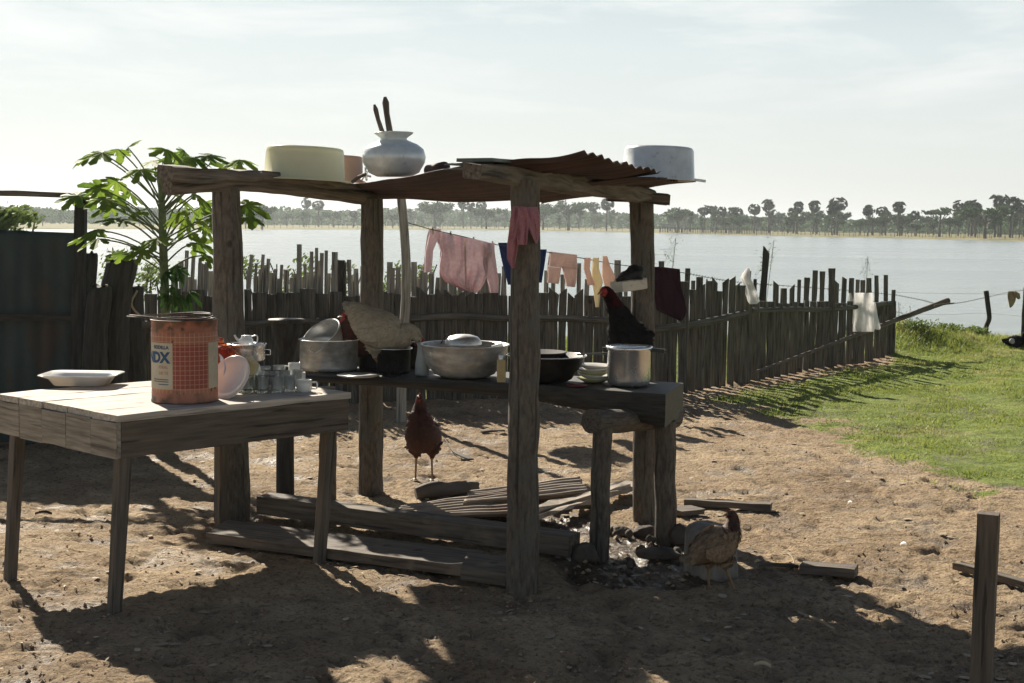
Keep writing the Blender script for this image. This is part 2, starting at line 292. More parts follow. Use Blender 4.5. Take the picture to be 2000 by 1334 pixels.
def canmat():
    m = mat('can_paint', (.33, .11, .06), (.44, .18, .10), ns=5, rough=.5, bump=.15, bd=.002); t = m.node_tree
    b = next(n for n in t.nodes if n.type == 'BSDF_PRINCIPLED'); at = next(n for n in t.nodes if n.type == 'ATTRIBUTE')
    base = b.inputs['Base Color'].links[0].from_socket
    s = N(t, 'ShaderNodeSeparateXYZ'); t.links.new(at.outputs['Vector'], s.inputs[0])
    def mixc(fac, a, c):
        x = N(t, 'ShaderNodeMix', data_type='RGBA'); t.links.new(fac, x.inputs[0])
        t.links.new(a, x.inputs[6])
        if isinstance(c, tuple): x.inputs[7].default_value = c
        else: t.links.new(c, x.inputs[7])
        return x.outputs[2]
    # deeper red printed panel
    inx = mth(t, 'MULTIPLY', mth(t, 'GREATER_THAN', s.outputs[0], -.049), mth(t, 'LESS_THAN', s.outputs[0], .108))
    inz = mth(t, 'MULTIPLY', mth(t, 'GREATER_THAN', s.outputs[2], .066), mth(t, 'LESS_THAN', s.outputs[2], .256))
    col = mixc(mth(t, 'MULTIPLY', mth(t, 'MULTIPLY', inx, inz), .8), base, (.25, .026, .025, 1))
    gx = mth(t, 'LESS_THAN', mth(t, 'FRACT', mth(t, 'DIVIDE', s.outputs[0], .0205)), .11)
    gz = mth(t, 'LESS_THAN', mth(t, 'FRACT', mth(t, 'DIVIDE', s.outputs[2], .0205)), .11)
    band = mth(t, 'MULTIPLY', mth(t, 'GREATER_THAN', s.outputs[2], .045), mth(t, 'LESS_THAN', s.outputs[2], .305))
    col = mixc(mth(t, 'MULTIPLY', mth(t, 'MULTIPLY', mth(t, 'MAXIMUM', gx, gz), band), .7), col, (.56, .36, .22, 1))
    nz = N(t, 'ShaderNodeTexNoise'); nz.inputs['Scale'].default_value = 14; nz.inputs['Detail'].default_value = 8; t.links.new(at.outputs['Vector'], nz.inputs['Vector'])
    edge = mth(t, 'ADD', mth(t, 'MULTIPLY', mth(t, 'ABSOLUTE', mth(t, 'SUBTRACT', s.outputs[2], .175)), 3.4), mth(t, 'SUBTRACT', nz.outputs['Fac'], .95))
    mr = N(t, 'ShaderNodeMapRange'); mr.inputs[1].default_value = .02; mr.inputs[2].default_value = .2; t.links.new(edge, mr.inputs[0])
    col = mixc(mr.outputs[0], col, (.10, .05, .028, 1))
    nz2 = N(t, 'ShaderNodeTexNoise'); nz2.inputs['Scale'].default_value = 26; nz2.inputs['Detail'].default_value = 4; t.links.new(at.outputs['Vector'], nz2.inputs['Vector'])
    mr2 = N(t, 'ShaderNodeMapRange'); mr2.inputs[1].default_value = .66; mr2.inputs[2].default_value = .72; t.links.new(nz2.outputs['Fac'], mr2.inputs[0])
    col = mixc(mr2.outputs[0], col, (.06, .03, .02, 1))
    t.links.new(col, b.inputs['Base Color']); return m
M['can'] = canmat()

# ------------------------------------------------------------ terrain
def vnoise(x, y, seed=0):
    xi = np.floor(x).astype(np.int64); yi = np.floor(y).astype(np.int64); fx = x-xi; fy = y-yi
    fx = fx*fx*(3-2*fx); fy = fy*fy*(3-2*fy)
    def h(a, b):
        n = (a*374761393+b*668265263+seed*974711) & 0xffffffff
        n = ((n ^ (n >> 13))*1274126177) & 0xffffffff
        return ((n ^ (n >> 16)) & 0xffff)/65535.0
    return (h(xi, yi)*(1-fx)+h(xi+1, yi)*fx)*(1-fy)+(h(xi, yi+1)*(1-fx)+h(xi+1, yi+1)*fx)*fy*1.0
def fbm(x, y, f, o=4, seed=0, g=.5):
    s = 0; a = 1; t = 0
    for i in range(o):
        s = s+a*vnoise(x*f+i*17.3, y*f+i*9.1, seed+i); t += a; a *= g; f *= 2.05
    return s/t
gb = [(1180, 745), (1300, 752), (1385, 788), (1480, 806), (1560, 820), (1650, 848), (1735, 882), (1750, 915), (1860, 950), (2000, 988), (2200, 1045), (2800, 1150)]
gu = []; gy = []
for a, b in gb:
    p = G(a, b); gu.append(p.x/p.y); gy.append(p.y)
FENCE = [V(-4.2, 11.3, 0), V(-3.2, 11.6, 0), V(-1.1, 12.35, 0), V(1.6, 13.3, 0), V(2.62, 14.6, 0), V(4.62, 17.3, 0)]
def fence_y(x): return np.interp(x, [p.x for p in FENCE], [p.y for p in FENCE])
def grass_mask(x, y):
    u = x/np.maximum(y, .1)
    yb = np.interp(u, gu, gy)
    n = (fbm(x, y, 1.1, 4, 5)-.5)*2
    d = y-yb+n*1.1+(fbm(x, y, 5, 3, 8)-.5)*1.4-np.clip(.45-fbm(x, y, 1.9, 3, 88), 0, 1)*np.clip(4.5-(y-yb), 0, 4)*1.6
    g = np.clip(d/1.3+.42, 0, 1)
    g = np.where(u < gu[0], 0, g)
    f = np.clip((y-fence_y(x)-.1)/.3, 0, 1)
    inx = (x < 4.6)
    g = g*np.where(inx, np.clip((fence_y(x)-y-.35+n*.5)/.5, 0, 1), 1)
    g = np.where(inx & (y > fence_y(x)-.2), np.maximum(g, f), g)
    g = np.where(y < 1, 0, g)
    return g
mud = [(G(1260, 1085), .50, .75), (G(1100, 1025), .30, .45), (G(1330, 1135), .22, .18), (G(960, 1030), .45, .35), (G(1200, 1110), .3, .3)]
def wet_mask(x, y):
    m = np.zeros_like(x)
    for c, rx, ry in mud:
        d = np.sqrt(((x-c.x)/rx)**2+((y-c.y)/ry)**2); m = np.maximum(m, 1-d)
    m = m+(fbm(x, y, 6, 3, 31)-.5)*.7
    return np.clip(m*2.6, 0, 1)
su = [-3, -.36, -.288, 0, .108, .18, .36, 3]; sd_ = [260, 290, 310, 450, 385, 335, 285, 260]
def terrain(x, y):
    r = np.hypot(x, y); u = x/np.maximum(y, .1)
    z = (fbm(x, y, .35, 3, 2)-.5)*.05
    near = np.clip((24-r)/6, 0, 1)*(y > 1)
    g = grass_mask(x, y); wt = wet_mask(x, y)
    tramp = .6+.8*fbm(x, y, .7, 2, 44)
    z += near*(1-g*.6)*((fbm(x, y, 2.6, 2, 3)-.5)*.016+(fbm(x*.8, y, 9, 2, 7)-.5)*.014*tramp+(fbm(x*.8, y, 24, 2, 9)-.5)*.022*tramp+(fbm(x*.8, y, 50, 1, 19)-.5)*.016*tramp)
    hp = fbm(x, y, 6.5, 2, 61); z -= near*(1-g)*np.clip(hp-.66, 0, .2)*.14
    z += wt*near*((fbm(x, y, 9, 3, 71)-.55)*.05-.012)
    z += g*near*(fbm(x, y, 2.2, 3, 12)-.5)*.07
    for cx_, cy_, sx, sy, h in ((5.35, 18.7, .95, 1.0, .24), (4.7, 18.2, .6, .8, .10), (6.35, 19.3, .35, .4, .08)):
        z += h*np.exp(-((x-cx_)/sx)**2-((y-cy_)/sy)**2)
    sh = np.where(x > 2, 20.3+.15*(x-6), 19.5+np.minimum(0, 0))
    fwd = y > 5
    dist = np.interp(u, su, sd_)+(fbm(x, y, .02, 2, 3)-.5)*10
    bank = np.clip((y-sh)/5, 0, 1); bank = bank*bank*(3-2*bank)
    far = np.clip((r-dist+4)/8, 0, 1); far = far*far*(3-2*far)
    zl = -2.0*bank
    zf = -.52+np.clip((r-dist)/200, 0, 1)*.35+(fbm(x, y, .05, 3, 4)-.5)*.25
    z2 = z+zl*(1-far)
    z2 = np.where(far > 0, z2*(1-far)+zf*far, z2)
    return np.where(fwd, z2, z)
def TZ(x, y): return float(terrain(np.array([float(x)]), np.array([float(y)]))[0])
def GG(px, py):
    p = G(px, py); p.z = TZ(p.x, p.y); return p
ang = np.concatenate([np.arange(-180, -42, 4.), np.arange(-42, -25, .8), np.arange(-25, 25, .155), np.arange(25, 42, .8), np.arange(42, 180.1, 4.)]); ang[-1] = 180
rad_ = [.3, 1, 1.8, 2.6, 3.3]
r = 3.7
while r < 21.5: rad_.append(r); r *= 1.0029
while r < 5200: rad_.append(r); r *= 1.035
rad_ = np.array(rad_); A, RR = np.meshgrid(np.radians(ang), rad_)
gx = (np.sin(A)*RR).ravel(); gyy = (np.cos(A)*RR).ravel(); gz = terrain(gx, gyy)
na = len(ang); nr = len(rad_)
I, J = np.meshgrid(np.arange(na-1), np.arange(nr-1)); a0 = (J*na+I).ravel()
quads = np.stack([a0, a0+1, a0+na+1, a0+na], 1)[:, ::-1]
def groundmat():
    m = bpy.data.materials.new('ground_dirt_grass'); m.use_nodes = True; t = m.node_tree; t.nodes.clear()
    o = N(t, 'ShaderNodeOutputMaterial'); b = N(t, 'ShaderNodeBsdfPrincipled'); t.links.new(b.outputs[0], o.inputs[0])
    geo = N(t, 'ShaderNodeNewGeometry')
    def nse(sc, det=6, rg=.6):
        n = N(t, 'ShaderNodeTexNoise'); n.inputs['Scale'].default_value = sc; n.inputs['Detail'].default_value = det; n.inputs['Roughness'].default_value = rg
        t.links.new(geo.outputs['Position'], n.inputs['Vector']); return n.outputs['Fac']
    def ramp(f, els):
        r = N(t, 'ShaderNodeValToRGB'); e = r.color_ramp.elements
        while len(e) < len(els): e.new(.5)
        for q, (p, c) in zip(e, els): q.position = p; q.color = (*c, 1)
        t.links.new(f, r.inputs[0]); return r.outputs[0]
    def mix(f, a, c, bl='MIX'):
        x = N(t, 'ShaderNodeMix', data_type='RGBA', blend_type=bl)
        if isinstance(f, float): x.inputs[0].default_value = f
        else: t.links.new(f, x.inputs[0])
        for i, q in ((6, a), (7, c)):
            if isinstance(q, tuple): x.inputs[i].default_value = (*q, 1)
            else: t.links.new(q, x.inputs[i])
        return x.outputs[2]
    dirt = ramp(nse(1.7, 8, .65), [(.33, (.34, .245, .15)), (.5, (.47, .35, .22)), (.68, (.60, .46, .295))])
    speck = ramp(nse(42, 6, .75), [(.38, (.28, .25, .23)), (.5, (1, 1, 1))])
    dirt = mix(.75, dirt, speck, 'MULTIPLY')
    dirt = mix(.55, dirt, ramp(nse(.9, 5, .7), [(.40, (.62, .57, .54)), (.56, (1, 1, 1))]), 'MULTIPLY')
    pale = N(t, 'ShaderNodeMapRange'); pale.inputs[1].default_value = .7; pale.inputs[2].default_value = .76; t.links.new(nse(60, 2), pale.inputs[0])
    dirt = mix(pale.outputs[0], dirt, (.5, .41, .3))
    gr = ramp(nse(6, 8, .7), [(.32, (.10, .12, .03)), (.5, (.19, .25, .05)), (.7, (.32, .36, .10))])
    grf = ramp(nse(.05, 8, .7), [(.35, (.13, .13, .045)), (.65, (.25, .22, .10))])
    cd = N(t, 'ShaderNodeVectorMath', operation='LENGTH'); t.links.new(geo.outputs['Position'], cd.inputs[0])
    fr = N(t, 'ShaderNodeMapRange'); fr.inputs[1].default_value = 100; fr.inputs[2].default_value = 250; t.links.new(cd.outputs['Value'], fr.inputs[0])
    gr = mix(fr.outputs[0], gr, grf)
    ag = N(t, 'ShaderNodeAttribute', attribute_name='grass'); aw = N(t, 'ShaderNodeAttribute', attribute_name='wet')
    gf = N(t, 'ShaderNodeMapRange'); gf.inputs[1].default_value = .35; gf.inputs[2].default_value = .65
    t.links.new(mth(t, 'ADD', ag.outputs['Fac'], mth(t, 'MULTIPLY', mth(t, 'SUBTRACT', nse(14, 4), .5), .8)), gf.inputs[0])
    gg = mth(t, 'MAXIMUM', gf.outputs[0], fr.outputs[0])
    col = mix(gg, dirt, gr)
    col = mix(aw.outputs['Fac'], col, mix(.8, dirt, (.12, .10, .085), 'MULTIPLY'))
    t.links.new(col, b.inputs['Base Color'])
    t.links.new(mth(t, 'SUBTRACT', .95, mth(t, 'MULTIPLY', aw.outputs['Fac'], .72)), b.inputs['Roughness'])
    b.inputs['Specular IOR Level'].default_value = .25
    bp = N(t, 'ShaderNodeBump'); bp.inputs['Strength'].default_value = 1.0; bp.inputs['Distance'].default_value = .03
    t.links.new(mth(t, 'ADD', nse(45, 6, .7), mth(t, 'MULTIPLY', nse(14, 4), .8)), bp.inputs['Height']); t.links.new(bp.outputs[0], b.inputs['Normal'])
    return m
ground = npmesh('ground', np.stack([gx, gyy, gz], 1), quads, groundmat(), {'grass': np.where(np.hypot(gx, gyy) > 23, 1, grass_mask(gx, gyy)), 'wet': wet_mask(gx, gyy)*(np.hypot(gx, gyy) < 14)})
tag(ground, kind='structure')

def watermat():
    m = bpy.data.materials.new('lake_water'); m.use_nodes = True; t = m.node_tree; t.nodes.clear()
    o = N(t, 'ShaderNodeOutputMaterial'); b = N(t, 'ShaderNodeBsdfPrincipled'); t.links.new(b.outputs[0], o.inputs[0])
    b.inputs['Base Color'].default_value = (.28, .32, .32, 1); b.inputs['Roughness'].default_value = .22; b.inputs['IOR'].default_value = 1.33
    geo = N(t, 'ShaderNodeNewGeometry'); mp = N(t, 'ShaderNodeMapping'); mp.inputs['Scale'].default_value = (1.0, 1.6, 1); mp.inputs['Rotation'].default_value = (0, 0, .5)
    t.links.new(geo.outputs['Position'], mp.inputs[0])
    n = N(t, 'ShaderNodeTexNoise'); n.inputs['Scale'].default_value = 1.6; n.inputs['Detail'].default_value = 5; n.inputs['Roughness'].default_value = .6; t.links.new(mp.outputs[0], n.inputs['Vector'])
    n2 = N(t, 'ShaderNodeTexNoise'); n2.inputs['Scale'].default_value = .35; n2.inputs['Detail'].default_value = 3; t.links.new(mp.outputs[0], n2.inputs['Vector'])
    bp = N(t, 'ShaderNodeBump'); bp.inputs['Strength'].default_value = .45; bp.inputs['Distance'].default_value = .12
    t.links.new(mth(t, 'ADD', n.outputs['Fac'], mth(t, 'MULTIPLY', n2.outputs['Fac'], 1.6)), bp.inputs['Height']); t.links.new(bp.outputs[0], b.inputs['Normal'])
    m3 = N(t, 'ShaderNodeMapping'); m3.inputs['Scale'].default_value = (.012, .10, 1); t.links.new(geo.outputs['Position'], m3.inputs[0]); n3 = N(t, 'ShaderNodeTexNoise'); n3.inputs['Scale'].default_value = 1.0; n3.inputs['Detail'].default_value = 4; t.links.new(m3.outputs[0], n3.inputs['Vector'])
    t.links.new(mth(t, 'ADD', .05, mth(t, 'MULTIPLY', n3.outputs['Fac'], .32)), b.inputs['Roughness']); return m
wz = -.7
wm = MB(); wm.add([(-700, 20.5, wz), (700, 20.5, wz), (700, 700, wz), (-700, 700, wz)], [(0, 1, 2, 3)])
tag(wm.build('water', watermat()), kind='structure')

# grass blades
def blades(name, n, region, hgt, label):
    x = rng.uniform(region[0], region[1], n); y = region[2]+(region[3]-region[2])*rng.random(n)
    g = grass_mask(x, y); k = rng.random(n) < g*1.1
    k &= (np.abs(x) < .40*y+.5); x = x[k]; y = y[k]; n = len(x); z = terrain(x, y)-.005
    tuft = fbm(x, y, 3.0, 3, 21)
    mnd = np.exp(-((x-5.3)/1.1)**2-((y-18.6)/.9)**2)+.8*np.exp(-((x-6.35)/.4)**2-((y-19.3)/.4)**2)
    edge = np.clip((y-19.3)/.8, 0, 1)
    fz = np.where(x < 4.7, np.exp(-((y-fence_y(x)-.0)/.35)**2), 0)*.5
    h = hgt*(.45+.9*rng.random(n))*(.25+2.6*tuft**2)*(1+mnd*2.6+edge*1.2+fz*1.5)
    a = rng.random(n)*2*PI; wd = .0035+.004*rng.random(n); l = rng.normal(0, .45, (n, 2))
    v = np.zeros((n, 3, 3)); v[:, 0] = np.stack([x-np.cos(a)*wd, y-np.sin(a)*wd, z], 1); v[:, 1] = np.stack([x+np.cos(a)*wd, y+np.sin(a)*wd, z], 1)
    v[:, 2] = np.stack([x+l[:, 0]*h, y+l[:, 1]*h, z+h], 1)
    f = np.arange(n*3).reshape(n, 3)
    return npmesh(name, v.reshape(-1, 3), f, M_grass, {'tc': v.reshape(-1, 3)}, smooth=False)
M_grass = mat('grass_blade', (.17, .215, .035), (.36, .40, .10), ns=1.3, rough=.55, bump=0, transl=.45, c3=(.42, .38, .16), ns3=1.7, th3=(.52, .68))
gr = blades('grass', 330000, (-1, 9.5, 8.2, 21.2), .021, '')
tag(gr, 'short trampled green grass spreading toward the lake on the right', 'grass', kind='stuff')
# dirt clods
def clods():
    n = 5200; px = rng.uniform(-150, 2150, n); py = 705+(1334-705)*rng.random(n)**.8
    v = []; f = []; base = np.array([(1, 0, 0), (-1, 0, 0), (0, 1, 0), (0, -1, 0), (0, 0, 1), (0, 0, -1)], float)
    oct_ = [(0, 2, 4), (2, 1, 4), (1, 3, 4), (3, 0, 4), (2, 0, 5), (1, 2, 5), (3, 1, 5), (0, 3, 5)]
    P = [G(a, b) for a, b in zip(px, py)]; X = np.array([p.x for p in P]); Y = np.array([p.y for p in P])
    cl = fbm(X, Y, 1.4, 2, 77); gm = grass_mask(X, Y); wt = wet_mask(X, Y); Z = terrain(X, Y)
    for i in range(n):
        if Y[i] > 15 or gm[i] > .6 or rng.random() > (cl[i]*1.4-.15)+wt[i]: continue
        s = .003+.006*rng.random()**3+.014*wt[i]*rng.random()
        b = base*(rng.uniform(.6, 1.3, (6, 1)))*s*np.array([1.2, 1, .7])
        th = rng.random()*6; R_ = np.array([[math.cos(th), -math.sin(th), 0], [math.sin(th), math.cos(th), 0], [0, 0, 1]])
        o = len(v); v += list(b @ R_.T+np.array([X[i], Y[i], Z[i]+s*.25])); f += [(a+o, c+o, d+o) for a, c, d in oct_]
    o = npmesh('dirt_clods', np.array(v), np.array(f), M['clod'], {'tc': np.array(v)}, smooth=False)
    tag(o, 'small lumps of dry dirt scattered over the trampled yard', 'dirt clods', kind='stuff')
clods()

# ------------------------------------------------------------ shelter
SH = thing('open_shelter', (-.3, 7.2, 0), 'open rustic shelter of four log posts under a rusty corrugated roof', 'shelter')
def logpost(name, base, top, r0, r1, m, parent, n=16, rough=.09, lean=0, seg=22, seed=0, fr=7, org=None):
    b = MB(); base = Vector(base); top = Vector(top)
    pts = [base.lerp(top, i/seg)+V(mnoise.noise(V(i*.2, seed, 1))*.007, mnoise.noise(V(i*.2, seed, 8))*.007, 0) for i in range(seg+1)]
    b.tube(pts, [r0+(r1-r0)*i/seg for i in range(seg+1)], n, rough=rough, seed=seed, side=(1, 0, 0), fr=fr)
    return b.build(name, m, parent, org=org)
# x of post axis at base / top taken on the ground plane of each post
def postpx(x0, y0, x1, y1, Y, sink=.06):
    a = D(x0, y0, Y); a.z = -sink; return a, D(x1, y1, Y)
Y1, Y2, Y3, Y4 = 7.39, 8.2, 5.97, 7.5
a, b = postpx(455, 1020, 441, 352, Y1); logpost('post', a, b, .096, .072, M['post'], SH, seed=1, rough=.07)
a, b = postpx(724, 962, 727, 388, Y2); logpost('post', a, b, .072, .064, M['post'], SH, seed=2)
a, b = postpx(1020, 1165, 1027, 352, Y3); logpost('post', a, b, .070, .060, M['post'], SH, seed=3, rough=.11)
a, b = postpx(1260, 1020, 1253, 385, Y4); logpost('post', a, b, .060, .064, M['post'], SH, seed=4)
def beam(pts, r, nm='beam', m='beam', seed=0, rough=.1, n=14, par=SH):
    bb = MB(); P = catmull(pts, 8); bb.tube(P, [r]*len(P), n, rough=rough, seed=seed, side=(1, 0, 0), smooth=True); return bb.build(nm, M[m], par)
beam([D(326, 365, 7.05), D(470, 358, 7.42), D(600, 371, 7.8), D(728, 388, 8.25)], (.044, .042), seed=5)
bb = MB(); bb.plank(D(322, 338, 7.0), D(500, 345, 7.48), .12, .075, rough=.012, seed=3, ch=.3, t2=.05); bb.plank(D(500, 345, 7.48), D(690, 366, 8.0), .12, .05, rough=.01, seed=4, ch=.3, t2=.03); bb.build('beam', M['beam'], SH)
bb = MB(); bb.plank(D(922, 334, 5.62), D(1100, 357, 6.4), .085, .062, rough=.010, seed=5, ch=.25, nseg=8, t2=.085); bb.plank(D(1100, 357, 6.4), D(1268, 383, 7.45), .085, .085, rough=.010, seed=6, ch=.25, nseg=8, t2=.07); bb.build('beam', M['beam'], SH)
bb = MB(); bb.plank(D(1150, 388, 7.3)+V(.1, .1, .02), D(1306, 390, 7.42), .09, .055, rough=.006, seed=7); bb.build('beam', M['beam'], SH)
def sheet(c00, c10, c11, c01, waves, parent, m, nu=40, amp=.008, name='roof_sheet', sag=0, curl=0, seed=0, jag=0, org=None, dent=.006, tt=.0022):
    # u runs along the corrugations, v across them
    nv = waves*8; b = MB(); c00, c10, c11, c01 = map(Vector, (c00, c10, c11, c01))
    def P(u, v):
        uu = u+jag*mnoise.noise(V(v*waves*.9, seed, 0))*(1 if u > .5 else -1)*(abs(u-.5)*2)**8
        p = c00.lerp(c10, uu).lerp(c01.lerp(c11, uu), v)
        nz = (c10-c00).cross(c01-c00).normalized(); nz = nz if nz.z > 0 else -nz
        return p+nz*(amp*math.cos(2*PI*v*waves)-sag*math.sin(PI*u)+curl*max(0, u-.7)**2*10+dent*mnoise.noise(V(u*3+seed, v*4, seed)))
    L = (c10-c00).length; W = (c01-c00).length
    b.grid(P, nu, nv, tcf=lambda u, v: (u*L*.4+seed, v*W, 0)); return b.build(name, M[m], parent, solid=tt, org=org)
NL = D(688, 361, 8.05); NM = D(915, 324, 5.75); FL = D(742, 388, 8.5); FM = D(1060, 396, 8.2)
R1 = D(1142, 306, 5.75); R1b = D(1250, 330, 6.35); R2 = D(1360, 353, 7.6)
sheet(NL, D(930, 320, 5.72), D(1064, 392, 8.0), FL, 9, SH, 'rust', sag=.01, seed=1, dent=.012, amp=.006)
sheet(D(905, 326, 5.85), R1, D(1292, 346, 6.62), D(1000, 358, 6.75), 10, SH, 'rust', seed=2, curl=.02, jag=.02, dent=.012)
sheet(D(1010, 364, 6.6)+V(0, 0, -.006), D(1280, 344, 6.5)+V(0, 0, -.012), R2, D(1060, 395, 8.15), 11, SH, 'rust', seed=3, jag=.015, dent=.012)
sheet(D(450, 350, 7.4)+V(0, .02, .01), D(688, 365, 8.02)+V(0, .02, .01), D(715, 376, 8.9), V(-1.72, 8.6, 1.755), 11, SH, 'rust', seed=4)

# ------------------------------------------------------------ bench
BZ = .76
BN = thing('plank_bench', (0, 7.1, 0), 'long blackened plank counter loaded with pots inside the shelter', 'bench')
bb = MB()
near = [G(598, 733, BZ), G(780, 739, BZ), G(1000, 749, BZ), G(1150, 760, BZ), G(1300, 770, BZ), ]
wid = .52; thk = [.035, .05, .075, .11, .165]
loops = []; tcs = []
NP = catmull(near, 5); TH = [thk[0]]*1
TH = np.interp(np.linspace(0, 4, len(NP)), range(5), thk)
bd = V(.28, .96, 0)
L = 0
for i, p in enumerate(NP):
    if i: L += (p-NP[i-1]).length
    t = TH[i]; f = p; k = p+bd*wid
    e = .012*mnoise.noise(V(L*4, 2, 2)); e2 = .012*mnoise.noise(V(L*4, 9, 2))
    q = [f+V(0, e, 0), f+V(0, e-.008, -.02), f+V(0, e2, -t*.7), f+V(0, .02+e2, -t), k+V(0, 0, -t), k, f+bd*.35+V(0, 0, .004*mnoise.noise(V(L*6, 4, 4))), f+bd*.15+V(0, 0, .004*mnoise.noise(V(L*6, 7, 4)))]
    loops.append(q); tcs.append([(a.dot(bd), a.z*2, L) for a in q])
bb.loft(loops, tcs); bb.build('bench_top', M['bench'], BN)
zt = .60
P0 = D(1155, 823, 6.62); P1_ = D(1315, 815, 7.25)
beam([P0, P0.lerp(P1_, .33)+V(.004, 0, -.004), P0.lerp(P1_, .66), P1_], .058, 'crossbeam', 'post', seed=12, par=BN, rough=.06)
a = D(1170, 1090, 6.66); a.z = -.08; logpost('leg', a, D(1176, 835, 6.66), .048, .046, M['post'], BN, seed=21, rough=.12)
a = D(1301, 1058, 7.05); a.z = -.08; logpost('leg', a, D(1299, 822, 7.02), .055, .053, M['post'], BN, seed=22, rough=.08)
a = D(640, 985, 7.95); a.z = -.08; logpost('leg', a, D(640, 756, 7.95), .05, .048, M['post'], BN, seed=23)
a = D(557, 985, 7.87); a.z = -.06
mt = thing('chopping_post', a, 'dark post with a flared flat top standing behind the table, left of the big pot', 'post')
tp = D(560, 626, 7.87); b = MB(); hh = tp.z-a.z
b.tube([a, a+V(0, 0, hh*.3), a+V(.004, 0, hh*.62), a+V(.006, 0, hh*.8), a+V(.008, 0, hh*.93), a+V(.01, 0, hh)], [.052, .05, .046, .042, .075, .092], 18, rough=.04, seed=8); b.build('post_body', M['dark'], mt)
b = MB(); b.lathe([(0, -.012), (.1, -.012), (.104, 0), (.1, .008), (0, .01)], tp, 24, wob=.05); b.build('flat_top', M['bench'], mt)

# ------------------------------------------------------------ table
TZ0 = .78
tA = G(233, 812, TZ0); tC = G(686, 766, TZ0); tB = G(-2, 768, TZ0); tD = tB+(tC-tA)
e1 = (tC-tA); e2 = (tB-tA); l1 = e1.length; l2 = e2.length; e1.normalize(); e2.normalize()
TB = thing('wooden_table', tA.lerp(tD, .5)*1, 'wide weathered wooden table with a red can and glasses on it', 'table'); TB.location.z = 0; TB['_w'] = tuple(TB.location)
def tp_(u, v, z): return tA+e1*u+e2*v+V(0, 0, z-TZ0)
nb = 5
b = MB()
for i in range(nb):
    v0 = .0+(l2+.0)*(i+.5)/nb; off = random.uniform(-.012, .012)
    b.plank(tp_(-.004+off*.6, v0, TZ0-.014+random.uniform(-.001, .001)), tp_(l1+.004+off*.6, v0, TZ0-.014), l2/nb-.005, .028, rough=.0022, nseg=12, ch=.1, seed=i*3.3)
b.build('tabletop', M['tabletop'], TB)
apz = TZ0-.028-.075
for nme, p, q in (('apron', (.012, .018), (l1-.012, .018)), ('apron', (.012, l2-.018), (l1-.012, l2-.018)), ('apron', (l1-.016, .034), (l1-.016, l2-.034))):
    b = MB(); b.plank(tp_(*p, apz), tp_(*q, apz), .024, .146, rough=.002, nseg=10, seed=random.random()*9); b.build(nme, M['leg'] if nme else 0, TB)
b = MB()
k = 5
for i in range(k):
    v0 = .004+(l2-.008)*i/k; v1 = .004+(l2-.008)*(i+1)/k-.003
    b.plank(tp_(-.002+.0012*(i % 2), v0, apz), tp_(-.002+.0012*(i % 2), v1, apz), .022, .146+.006*(i % 2), rough=.002, nseg=2, seed=i*7)
b.build('apron', M['table'], TB)
for (fx, fy, u, v) in ((222, 1198, .065, .065), (18, 1140, .065, l2-.065), (622, 1100, l1-.065, .065), (None, None, l1-.065, l2-.065)):
    top = tp_(u, v, TZ0-.03)
    if fx: base = G(fx, fy); base.z = -.04
    else: base = V(top.x, top.y, -.04)
    b = MB(); b.plank(base, top, .044, .044, up=e1, rough=.0015, nseg=8, w2=.056, t2=.056); b.build('leg', M['leg'], TB)

# --- red can
cr = .142; cc = G(350, 790, TZ0)+V(0, cr, 0)*1; cc = cc+V(-.008, 0, 0); ch_ = .358
tocam = math.atan2(-cc.x, cc.y)  # angle that faces the lens is -Y side
CN = thing('metal_can', cc, 'large rusty red patterned tin can with a blue DX label on the table', 'can')
def canlathe(prof, n=96):
    b = MB(); vs = []; t = []
    for r_, z_ in prof:
        for k in range(n+1):
            a = -PI/2+tocam+(k/n-.5)*2*PI; vs.append(cc+V(math.cos(a)*r_, math.sin(a)*r_, z_)); t.append(((k/n-.5)*2*PI*cr, r_, z_))
    m = len(prof); fs = [(i*(n+1)+k, i*(n+1)+k+1, (i+1)*(n+1)+k+1, (i+1)*(n+1)+k) for i in range(m-1) for k in range(n)]
    return b.add(vs, fs, 0, True, t)
pr = [(0, .006), (cr-.004, .006), (cr+.002, 0), (cr+.003, .006), (cr, .012), (cr, .05), (cr-.002, .055), (cr, .06)]+[(cr, z) for z in np.linspace(.07, .3, 12)]+[(cr-.002, .306), (cr, .312), (cr, .318), (cr-.002, .324), (cr, .33), (cr, .35), (cr+.004, .354), (cr+.003, ch_), (cr-.004, ch_), (cr-.006, .34), (cr-.006, .03)]
canlathe(pr).build('can_body', M['can'], CN)
def curved(x0, x1, z0, z1, rr, nm, m, n=14):
    b = MB()
    def P(u, v):
        a = -PI/2+tocam+(x0+(x1-x0)*u)/cr; return cc+V(math.cos(a)*rr, math.sin(a)*rr, z0+(z1-z0)*v)
    b.grid(P, n, 6, tcf=lambda u, v: (x0+(x1-x0)*u, 0, z0+(z1-z0)*v)); return b.build(nm, m, CN)
lab1 = curved(-.196, -.0515, .064, .262, cr+.0012, 'label', M['cream_lbl'])
lab2 = curved(.110, .215, .064, .262, cr+.0012, 'label', M['cream_lbl'])
